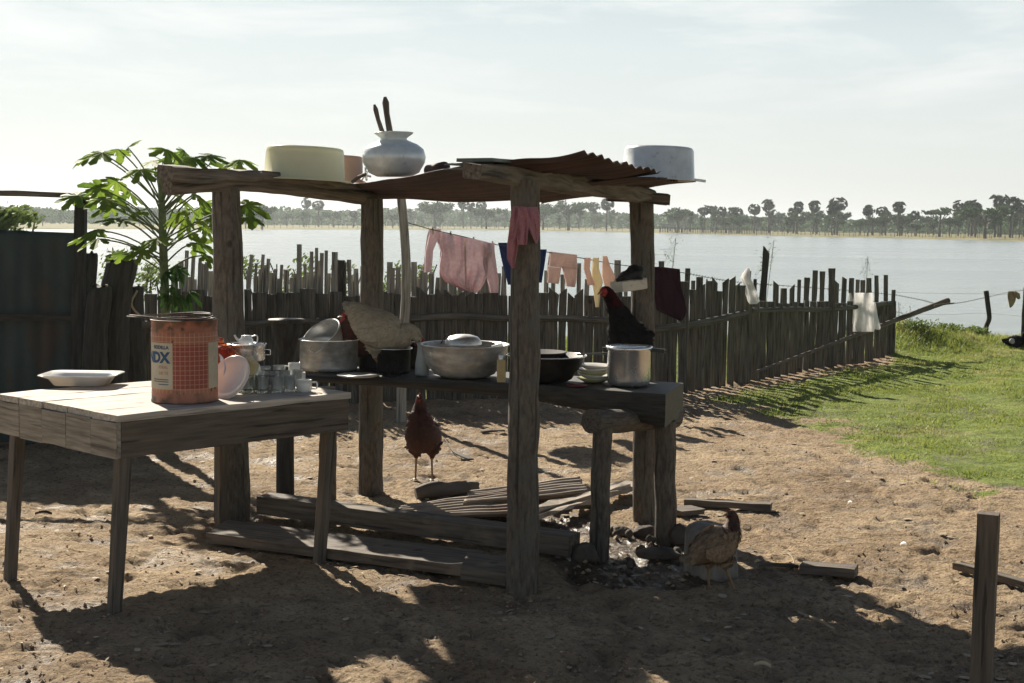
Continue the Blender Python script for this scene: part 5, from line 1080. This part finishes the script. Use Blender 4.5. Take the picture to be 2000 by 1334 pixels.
# green tree at left behind the screen
c = D(20, 425, 19.0); g_ = V(c.x, 19, TZ(c.x, 19)); T = thing('bushy_tree', g_, 'bright green feathery bush beyond the sheet screen at the left edge', 'bush')
b = MB()
for k in range(22): leafcloud(b, c+V(random.uniform(-.75, .38), random.uniform(-.4, .4), random.uniform(-.35, .06)), (.3, .25, .17), 130, .05, seed=300+k, shell=.2)
b.build('foliage', M['shrub'], T); b = MB()
for k in range(6): b.tube([g_, g_.lerp(c, .6)+V(random.uniform(-.3, .2), 0, 0), c+V(random.uniform(-.7, .35), 0, random.uniform(-.1, .1))], [.04, .025, .01], 6)
b.build('trunk', M['bark'], T)

# ------------------------------------------------------------ ground litter
def GP_(x, y, dz=0): p = GG(x, y); return p+V(0, 0, dz)
lab_ = None
a = G(512, 1018); c = G(1122, 1098)
b = MB(); b.plank(V(a.x, a.y+.06, .085), V(c.x, c.y+.06, .07), .13, .095, rough=.001, nseg=16, ch=.05); tag(b.build('squared_beam', M['plank'], org=a), 'long squared beam lying on the ground under the bench, raised behind the flat plank', 'beam')
b = MB(); p0 = G(412, 1064)+V(0, .13, 0); p1 = G(925, 1132)+V(0, .13, 0)
b.plank(V(p0.x, p0.y, .04), V(p1.x, p1.y, .04), .30, .048, rough=.001, nseg=16, ch=.06, skew=(.05, .03)); tag(b.build('ground_plank', M['plank'], org=p0), 'wide flat grey plank lying on the dirt in front of the squared beam', 'plank')
b = MB(); p0 = G(905, 1140)+V(0, .12, 0); p1 = G(1000, 1152)+V(0, .12, 0); b.plank(V(p0.x, p0.y, .05), V(p1.x, p1.y, .05), .27, .06, rough=.001, nseg=5, ch=.08, skew=(.05, .03)); tag(b.build('short_plank', M['plank'], org=p0), 'short thick plank end lying left of the front post', 'plank')
b = MB(); p0 = G(408, 1048)+V(0, .1, 0); p1 = G(470, 1030)+V(0, .1, 0); b.plank(V(p0.x, p0.y, .06), V(p1.x, p1.y, .06), .1, .02, rough=.004, nseg=5); 
sheet(G(742, 1016, .05), G(1062, 1004, .03), G(1000, 962, .04), G(790, 988, .05), 7, None, 'rustg', name='metal_sheet', amp=.011, seed=14, dent=.012, org=G(900, 1000, 0), jag=.03)
tag(bpy.context.scene.objects[-1] if False else [o for o in C.objects if o.name.startswith('metal_sheet') and o.parent is None][-1], 'bent corrugated metal sheet lying on the dirt beside the rotten log', 'metal sheet')
sheet(G(905, 985, .06), G(1150, 965, .05), G(1133, 934, .05), G(915, 962, .05), 6, None, 'rustg', name='roofing_scrap', amp=.011, seed=15, dent=.012, org=G(1000, 960, 0), jag=.03)
tag(bpy.data.objects['roofing_scrap'], 'second corrugated metal sheet stretching right behind the front post', 'metal sheet')
b = MB(); b.plank(G(1010, 1015, .06), G(1238, 945, .05), .12, .02, rough=.012, nseg=12); b.plank(G(1030, 1000, .075), G(1225, 948, .06), .06, .02, rough=.012, nseg=12); tag(b.build('broken_board', M['rustg'], org=G(1100, 980)), 'long splintered board lying at the edge of the wet mud', 'board')
def rock(px, py, rx, ry, rz, lab, nm='rock', m='rock', seed=0, sink=.3):
    p = GG(px, py)+V(0, ry, 0); b = MB()
    def f(u, v):
        th = u*2*PI; ph = (v-.5)*PI; d = V(math.cos(th)*math.cos(ph), math.sin(th)*math.cos(ph), math.sin(ph)); q = 1+.3*mnoise.noise(d*1.4+V(seed, 0, 0))+.12*mnoise.noise(d*4+V(seed, 3, 0))
        return p+V(d.x*rx*q, d.y*ry*q, d.z*rz*q+rz*(1-sink)*.8)
    b.grid(f, 26, 16, tcf=lambda u, v: tuple(f(u, v))); return tag(b.build(nm, M[m], org=p), lab, nm.replace('_', ' '))
p = GG(875, 972); b = MB(); P = catmull([GP_(812, 972, .03), GP_(850, 970, .04), GP_(892, 962, .035), GP_(930, 956, .035)], 6)
b.tube(P, [.022+.026*math.sin(PI*min(1, .15+i/len(P)*.75)) for i in range(len(P))], 14, rough=.45, seed=4, fr=5); tag(b.build('rotten_log', M['bark'], org=p), 'rough rotten log on the dirt at the feet of the red hen', 'log')
rock(1140, 1098, .07, .06, .05, 'stone banked around the near bench leg', seed=3)
rock(1262, 1046, .06, .05, .035, 'muddy stone left of the right bench leg foot', seed=5)
rock(1335, 1060, .07, .06, .06, 'muddy stone between the bench leg and the cut stump', seed=6)
rock(1290, 1092, .10, .06, .03, 'flat muddy lump in the wet patch', 'mud_lump', 'rock', 7)
rock(1215, 1050, .05, .04, .03, 'small muddy lump beside the right rear post', 'mud_lump', 'rock', 8)
for i in range(14):
    rock(random.uniform(1190, 1350), random.uniform(1040, 1130), *(random.uniform(.012, .03) for _ in range(3)), 'small dark stone in the wet mud below the bench end', 'pebble', 'rock', 20+i)['group'] = 'pebbles in the wet mud'
# dry litter trodden into the dirt
def litter():
    n = 1500; px = rng.uniform(-100, 2100, n); py = 715+(1330-715)*rng.random(n)**.85; v = []; f = []
    P = [G(a, b_) for a, b_ in zip(px, py)]; X = np.array([p.x for p in P]); Y = np.array([p.y for p in P]); Z = terrain(X, Y); gm = grass_mask(X, Y); cl = fbm(X, Y, .9, 3, 123)
    for i in range(n):
        if gm[i] > .5 or Y[i] > 14 or rng.random() > cl[i]*1.6-.25: continue
        L = rng.uniform(.012, .05); W = rng.uniform(.0015, .005) if rng.random() < .7 else L*.4; a = rng.random()*6.28; d = np.array([math.cos(a), math.sin(a), 0]); e = np.array([-d[1], d[0], 0]); c = np.array([X[i], Y[i], Z[i]+.006]); u = np.array([0, 0, 1])
        o = len(v); v += [c-d*L/2-e*W/2, c-e*W+u*.002, c+d*L/2-e*W/2+u*.004, c+d*L/2+e*W/2+u*.004, c+e*W+u*.003, c-d*L/2+e*W/2]; f += [(o, o+1, o+4, o+5), (o+1, o+2, o+3, o+4)]
    o = npmesh('dry_litter', np.array(v), np.array(f), M['pig'], {'tc': np.array(v)}, smooth=False)
    tag(o, 'bits of straw and bark litter trodden into the yard dirt', 'litter', kind='stuff')
litter()
# cut stump block
p = GG(1398, 1128)+V(0, .12, 0); p.z -= .04; T = thing('cut_stump', p, 'short wide cut stump block standing behind the brown hen', 'stump')
b = MB(); pr_ = []
def stf(u, v):
    th = u*2*PI; q = 1+.08*mnoise.noise(V(math.cos(th)*1.2, math.sin(th)*1.2, v*1.5)); rx = .128*(1-.10*v); zz_ = .285*v
    if v > .85: rx *= 1-.5*((v-.85)/.15)**2; zz_ = .285*(.85+.15*math.sin((v-.85)/.15*PI/2)*.8)-.03*max(0, math.cos(th))*(v-.85)/.15
    return p+V(math.cos(th)*rx*q-.012*v, math.sin(th)*rx*q*.9, zz_)
b.grid(stf, 36, 24); b.add([stf(i/36, 1) for i in range(36)], [tuple(range(36))]); b.build('stump_block', M['stump'], T)
for (x0, y0, x1, y1, w_, t_, lb) in ((1338, 988, 1506, 1000, .07, .035, 'thin board lying flat behind the brown hen head'), (1318, 1008, 1362, 1002, .12, .03, 'short grooved board piece beside the bench leg'), (1565, 1118, 1672, 1130, .09, .04, 'rough broken piece of wood on the dirt right of the stump'), (1482, 1108, 1560, 1112, .03, .015, 'thin bark sliver left of the broken wood piece'), (1868, 1118, 2040, 1165, .05, .03, 'narrow board lying behind the square post at the right edge'), (940, 850, 985, 848, .03, .012, 'small pale stick on the dirt beyond the front post')):
    a = GP_(x0, y0, t_*.6+.008); c = GP_(x1, y1, t_*.6+.008); b = MB(); b.plank(a, c, w_, t_, rough=.006, nseg=8); tag(b.build('wood_scrap', M['plank'], org=a), lb, 'wood scrap', 'wood scraps on the dirt')
b = MB(); P = catmull([GP_(1552, 1115, .01), GP_(1549, 1103, .03), GP_(1540, 1096, .04), GP_(1530, 1092, .03)], 5); b.tube(P, .004, 6); tag(b.build('curved_twig', M['pig'], org=P[0]), 'thin pale curved twig beside the wood sliver', 'twig')
b = MB(); P = [GP_(1545, 1180, .012), GP_(1590, 1210, .014), GP_(1628, 1229, .012)]; b.tube(P, .006, 6, rough=.2); tag(b.build('sunlit_slit', M['pig'], org=P[0]), 'pale strip standing for the sunlit slit in the shade right of the stump', 'twig')  # pale tube stands for the narrow strip of sun between two shadows
def leaflit(px, py, L_, lab, m='pig', ang=0):
    p = GP_(px, py, .01); b = MB(); d = V(math.cos(ang), math.sin(ang), 0); s = V(-d.y, d.x, 0)
    b.grid(lambda u, v: p+d*(u-.5)*L_+s*(v-.5)*L_*.36*math.sin(PI*min(.98, max(.02, u)))+V(0, 0, .012*(2*v-1)**2+.01*math.sin(u*3)), 8, 4); tag(b.build('dry_leaf', M[m], org=p), lab, 'leaf', 'dry leaves on the ground')
leaflit(1489, 1304, .06, 'pale dry leaf in the shade at the bottom right', 'creamc', -.3); leaflit(1480, 1108-7, .03, 'yellowish leaf scrap right of the cut stump', 'creamc'); leaflit(1764, 1076, .03, 'tiny white scrap on the sunny dirt left of the square post', 'whitec'); leaflit(905, 1241, .05, 'faint leaf in the shade below the front post', 'pig'); leaflit(85, 1010, .09, 'dark leaf clump in the sun behind the left table leg', 'dark'); leaflit(1660, 988, .025, 'tiny pale speck of litter on the sunny dirt', 'whitec')
b = MB(); P = catmull([GP_(868, 862, .01), GP_(884, 884, .012), GP_(900, 894, .02)], 4); b.tube(P, .004, 5); b.plank(GP_(895, 893, .02), GP_(920, 902, .02), .04, .01); tag(b.build('dark_feather', M['dark'], org=P[0]), 'dark curled feather on the dirt right of the red hen', 'feather')
# square post front right
Yq = 4.5; a = D(1916, 1334, Yq); a.z = -.1; c = D(1931, 1002, Yq); b = MB()
T = thing('square_post', V(a.x, a.y, 0), 'square sawn wooden post standing at the bottom right corner', 'post'); b.plank(a, c, .066, .060, up=V(.42, .9, 0), rough=.0015, nseg=14, ch=.05); b.build('post_shaft', M['leg'], T)

# ------------------------------------------------------------ birds
def bird(name, loc, heading, spine, label, cat, fm, nm=None, legs=None, comb=.02, tail=None, scale=1, head=None, feathers=500, fs=.022, bl='bleg', wing=True, tailm=None, earred=False):
    """spine: list of (x, z, ry, rz) from rump to beak root in the bird's own frame, x forward"""
    T = thing(name, loc, label, cat); Mz = Matrix.Rotation(heading, 3, 'Z'); loc = Vector(loc)
    W = lambda p: loc+Mz @ (Vector(p)*scale)
    pts = catmull([V(s[0], s[4] if len(s) > 4 else 0, s[1]) for s in spine], 5); rr = catmull([V(s[2], s[3], 0) for s in spine], 5)
    b = MB(); b.tube([W(p) for p in pts], [(max(.003, q.x)*scale, max(.003, q.y)*scale) for q in rr], 20, side=tuple(Mz @ V(0, 1, 0)))
    legs = legs or []
    for (hx, hy, hz, kx, kz, fx, fz, fy) in legs:
        b.tube([W(p) for p in catmull([V(hx, hy, hz), V(kx, hy*.95, kz+.045), V(kx, hy*.9, kz)], 3)], [q*scale for q in (.05, .048, .042, .034, .026, .017, .011)], 12)
        b.tube([W(V(kx, hy*.9, kz+.01)), W(V(kx, hy*.9, kz)), W(V(fx, fy, fz+.012))], [.010*scale, .0075*scale, .0068*scale], 8)
        for ta in (-.55, 0, .55, PI):
            d = V(math.cos(ta), math.sin(ta), 0); l_ = .05 if ta != PI else .025
            b.tube([W(V(fx, fy, fz+.012)), W(V(fx, fy, fz+.008)+d*l_*.5), W(V(fx, fy, fz+.003)+d*l_)], [.006*scale, .005*scale, .003*scale], 6)
    tmp = b.build('tmpbird', M[fm]); md = tmp.modifiers.new('r', 'REMESH'); md.mode = 'VOXEL'; md.voxel_size = .0048*scale; md.use_smooth_shade = True
    dg = bpy.context.evaluated_depsgraph_get(); me = bpy.data.meshes.new_from_object(tmp.evaluated_get(dg)); bpy.data.objects.remove(tmp)
    o = bpy.data.objects.new('body', me); C.objects.link(o); o.parent = T; o['_w'] = tuple(loc)
    nv_ = len(me.vertices); co = np.zeros(nv_*3, np.float32); me.vertices.foreach_get('co', co); co = co.reshape(-1, 3)
    nn = np.zeros(nv_*3, np.float32); me.vertices.foreach_get('normal', nn); nn = nn.reshape(-1, 3)
    co -= np.array(loc, np.float32); me.vertices.foreach_set('co', co.ravel())
    for nmx in list(me.attributes.keys()):
        if nmx == 'tc': me.attributes.remove(me.attributes['tc'])
    at = me.attributes.new('tc', 'FLOAT_VECTOR', 'POINT'); at.data.foreach_set('vector', co.ravel())
    me.materials.clear(); mats = [M[fm], M[nm or fm], M[bl], M['comb']]
    for m_ in mats: me.materials.append(m_)
    hd = pts[-1]; nk = pts[int(len(pts)*(.60 if name == 'brown_hen' else .68))]; Mi = Mz.transposed()
    kz_ = legs[0][4] if legs else -9
    mi = []
    hc = np.array(W(pts[-4])-loc); nkz = nk.z*scale
    for p in me.polygons:
        c_ = p.center; loc_c = (Mi @ c_)/scale
        if loc_c.z < kz_+.004: mi.append(2)
        elif (loc_c-hd).length < .030: mi.append(3 if earred else 1)
        elif loc_c.z > nk.z and loc_c.x > nk.x-.08: mi.append(1)
        else: mi.append(0)
    me.polygons.foreach_set('material_index', mi); me.polygons.foreach_set('use_smooth', [True]*len(mi)); me.update()
    # overlapping feather tips
    rs = np.random.default_rng(int(abs(loc.x)*1000)+5); fb = MB(); fb2 = MB(); cnt = 0; fwd = Mz @ V(1, 0, 0)
    idx = rs.integers(0, nv_, feathers*3)
    for i in idx:
        p = Vector(co[i]); lc = (Mi @ p)/scale
        if lc.z < kz_+.03 or (lc-hd).length < .045: continue
        n_ = Vector(nn[i]).normalized(); neck = lc.z > nk.z and lc.x > nk.x-.08
        back = V(-1, 0, -.45) if not neck else V(-.25, 0, -1)
        d = Mz @ back; d = (d-n_*d.dot(n_))
        if d.length < .1: continue
        d.normalize(); s = d.cross(n_); k = fs*scale*rs.uniform(.7, 1.3)*(.6 if neck else 1); q = p+loc
        tgt = fb2 if neck else fb
        tgt.add([q-n_*.001, q+d*k*.6+s*k*.34+n_*.003, q+d*k*1.25+n_*.0055, q+d*k*.6-s*k*.34+n_*.003], [(0, 1, 2, 3)], 0, True, [tuple(co[i])]*4)
        cnt += 1
        if cnt > feathers: break
    if fb.v: fb.build('plumage', M[fm], T)
    if fb2.v: fb2.build('neck_plumage', M[nm or fm], T)
    h = V(hd.x, hd.y, hd.z); pr_ = pts[-4]; fd = (h-pr_).normalized()
    if head: fd = Vector(head).normalized()
    b = MB(); b.tube([W(h-fd*.004), W(h+fd*.014), W(h+fd*.028-V(0, 0, .006))], [.0085*scale, .006*scale, .0015*scale], 8); b.build('beak', M['beak'], T)
    up_ = (UP-fd*fd.z).normalized(); sdv = fd.cross(up_)
    for s_ in (-1, 1):
        b = MB(); e = h-fd*.012+up_*.006+sdv*s_*.0155; b.lathe([(0, -.004), (.003, -.003), (.0042, 0), (.003, .003), (0, .004)], W(e), 8); b.build('eye', M['eye'], T)
    if comb:
        b = MB(); n_ = 9; top = []; bot = []
        for i in range(n_): 
            q = i/(n_-1); base = h+fd*(.006-.045*q)+up_*(.012-.006*q*q); hh_ = comb*(.35+.9*math.sin(PI*min(1, q*.9+.1)))*(1 if i % 2 else .65); bot.append(base); top.append(base+up_*hh_-fd*.003)
        for s_ in (-1, 1): b.add([W(x+sdv*s_*.0025) for x in bot]+[W(x+sdv*s_*.0008) for x in top], [(i, i+1, n_+i+1, n_+i) for i in range(n_-1)], 0, True)
        b.build('comb', M['comb'], T)
        for s_ in (-1, 1): 
            b = MB(); q = h+fd*.002-up_*.010+sdv*s_*.005; b.tube([W(q), W(q-up_*comb*.5), W(q-up_*comb*.95)], [.003*scale, .006*scale, .003*scale], 8); b.build('wattle', M['comb'], T)
    if tail:
        (tx, tz), (dx, dz), tl, tw, nf_ = tail; b = MB()
        for i in range(nf_):
            q = (i/(nf_-1)-.5)*2; d0 = V(dx, q*.22, dz+(.25-.25*q*q)).normalized(); base = V(tx, q*.02, tz); L_ = tl*(1-.25*abs(q))
            sv = V(0, 1, 0) if abs(q) < .3 else V(.2, 1, 0); sv = (V(0, .35, 1)).cross(d0).normalized()*.5+d0.cross(V(0, 1, 0)).normalized()*.9
            def P(u, v, base=base, d0=d0, L_=L_, sv=sv): return W(base+d0*(L_*u)+sv*((v-.5)*tw*math.sin(PI*(.18+.74*u))**.7)+V(0, 0, -.10*u*u*L_))
            b.grid(P, 8, 2)
        b.build('tail', M[tailm or fm], T, solid=.0012)
    if wing:
        k0 = int(len(pts)*.32); c_ = pts[k0]; rw = rr[k0]
        for s_ in (-1, 1):
            b = MB()
            def P(u, v, s_=s_):
                x = c_.x+.075-.17*u; z = c_.z+.035-.075*v*(.45+.75*math.sin(PI*min(1, u*.8+.15)))-.035*u; bulge = (1-(2*u-1)**2*.6)*(1-(v-.45)**2*1.4)
                return W(V(x, s_*(rw.x*.80+.018*bulge), z))
            b.grid(P, 14, 8, tcf=lambda u, v: (u*.2, v*.1, s_)); b.build('wing', M[fm], T, solid=.006)
    return T
# standard spine sections (x, z, half width, half height)
# red hen, facing the lens
L0 = GG(828, 936); L0.z = TZ(L0.x, L0.y)
bird('red_hen', L0, R(-100), [(-.17, .25, .02, .03), (-.12, .25, .06, .06), (-.05, .26, .085, .08), (.02, .265, .095, .095), (.075, .29, .09, .10), (.10, .345, .074, .08), (.105, .40, .054, .058), (.105, .455, .034, .036), (.115, .495, .024, .026), (.135, .508, .014, .015)],
     'dark red brown hen standing upright under the bench near the rotten log', 'hen', 'fur_red', legs=[(.02, .052, .22, .0, .13, .005, 0, .05), (.02, -.052, .22, .0, .13, .005, 0, -.05)], comb=.02, tail=((-.15, .27), (-.9, .35), .14, .05, 7), feathers=1200, fs=.024, scale=1.05)
# brown hen by the stump
L0 = GG(1398, 1150); L0 = L0+V(0, .02, 0)
bird('brown_hen', L0, R(28), [(-.15, .165, .015, .02), (-.115, .18, .042, .048), (-.06, .205, .066, .07), (0, .225, .076, .082), (.045, .24, .070, .078), (.08, .27, .049, .055), (.092, .305, .035, .038), (.094, .335, .026, .028), (.083, .355, .022, .022), (.06, .357, .013, .013)],
     'greyish brown hen with a rusty neck looking back beside the cut stump', 'hen', 'fur_brown', nm='fur_neck', legs=[(-.01, .035, .15, -.02, .10, -.01, 0, .035), (.03, -.035, .15, .035, .105, .08, 0, -.04)], comb=.007, tail=((-.12, .17), (-1, -.15), .085, .045, 8), feathers=800, fs=.022, head=(-1, .0, -.05), scale=.93)
# black rooster on the bench
L0 = G(1228, 745, BZ+.004); L0 = V(D(1226, 700, 7.36).x, 7.36, BZ+.004)
bird('black_rooster', L0, R(218), [(-.16, .20, .02, .03), (-.11, .20, .05, .06), (-.05, .205, .085, .09), (.005, .225, .088, .10), (.04, .28, .076, .08), (.065, .335, .056, .06), (.095, .385, .042, .044), (.13, .435, .032, .033), (.16, .465, .029, .029), (.19, .462, .016, .016)],
     'black rooster with a red face standing behind the pressure cooker', 'rooster', 'fur_black', nm='fur_darkred', legs=[(0, .04, .16, -.01, .09, 0, 0, .04), (0, -.04, .16, -.01, .09, 0, 0, -.04)], comb=.010, tail=((-.12, .22), (-.7, .3), .06, .05, 8), feathers=700, fs=.024, earred=True)
# cream hen bending on the bench
L0 = V(D(742, 735, 7.62).x, 7.62, BZ+.004)
bird('cream_hen', L0, R(-6), [(-.175, .345, .018, .03), (-.14, .33, .042, .05), (-.07, .27, .08, .09), (.0, .225, .092, .108), (.07, .205, .084, .098), (.12, .20, .058, .07), (.155, .215, .046, .055), (.185, .21, .032, .038), (.205, .185, .022, .026), (.212, .16, .013, .014)],
     'large cream coloured hen bending forward over the sooty pots on the bench', 'hen', 'fur_cream', legs=[(-.02, .04, .14, -.03, .075, .01, 0, .04), (-.015, -.04, .14, -.02, .075, .03, 0, -.04)], comb=.02, tail=((-.13, .325), (-.85, .42), .095, .06, 8), feathers=1300, fs=.018)
# brown hen with red face behind the pots
L0 = V(D(690, 735, 7.80).x, 7.82, BZ+.004)
bird('red_faced_hen', L0, R(178), [(-.15, .15, .02, .03), (-.1, .15, .045, .05), (-.04, .14, .065, .07), (.0, .15, .068, .072), (.03, .19, .045, .05), (.04, .235, .03, .034), (.045, .27, .026, .027), (.065, .278, .014, .015)],
     'brown hen with a red face peering out behind the cream hen', 'hen', 'fur_red', legs=[(0, .035, .11, -.01, .06, 0, 0, .035), (0, -.035, .11, -.01, .06, 0, 0, -.035)], comb=.022, tail=((-.12, .17), (-.9, .2), .08, .04, 6), feathers=350, fs=.02, earred=True)
# dark duck resting at the right
L0 = GG(1982, 684)
bird('dark_duck', L0, R(10), [(-.16, .09, .02, .02), (-.12, .085, .05, .04), (-.04, .075, .085, .075), (.04, .08, .085, .08), (.1, .11, .05, .055), (.12, .15, .032, .034), (.13, .18, .03, .03), (.155, .183, .016, .016)],
     'dark duck with white patches resting on the grass at the right edge', 'duck', 'fur_black', legs=[], comb=0, tail=((-.13, .09), (-1, .05), .06, .05, 6), feathers=200, fs=.03)
b = MB(); c = L0+V(-.07, -.085, .085); b.lathe([(0, -.02), (.03, -.015), (.04, 0), (.03, .015), (0, .02)], c, 14, M=Mr('X', 80)); b.build('white_patch', M['fur_grey'], [o for o in C.objects if o.name.startswith('dark_duck')][0])

# ------------------------------------------------------------ haze
hm = bpy.data.materials.new('haze_air'); hm.use_nodes = True; t = hm.node_tree; t.nodes.clear()
o = N(t, 'ShaderNodeOutputMaterial'); pv = N(t, 'ShaderNodeVolumePrincipled'); pv.inputs['Density'].default_value = .00028; pv.inputs['Color'].default_value = (.82, .9, .95, 1); pv.inputs['Anisotropy'].default_value = .55
t.links.new(pv.outputs[0], o.inputs['Volume'])
b = MB(); X0, X1, Y0, Y1_, Z0, Z1 = -5400, 5400, -5400, 5400, -5, 22
b.add([(X0, Y0, Z0), (X1, Y0, Z0), (X1, Y1_, Z0), (X0, Y1_, Z0), (X0, Y0, Z1), (X1, Y0, Z1), (X1, Y1_, Z1), (X0, Y1_, Z1)], [(3, 2, 1, 0), (4, 5, 6, 7), (0, 1, 5, 4), (1, 2, 6, 5), (2, 3, 7, 6), (3, 0, 4, 7)])
hz = b.build('haze', hm); tag(hz, kind='stuff', label='pale haze softening the far shore', cat='haze')
for o in list(bpy.data.objects):
    if '_w' in o: del o['_w']
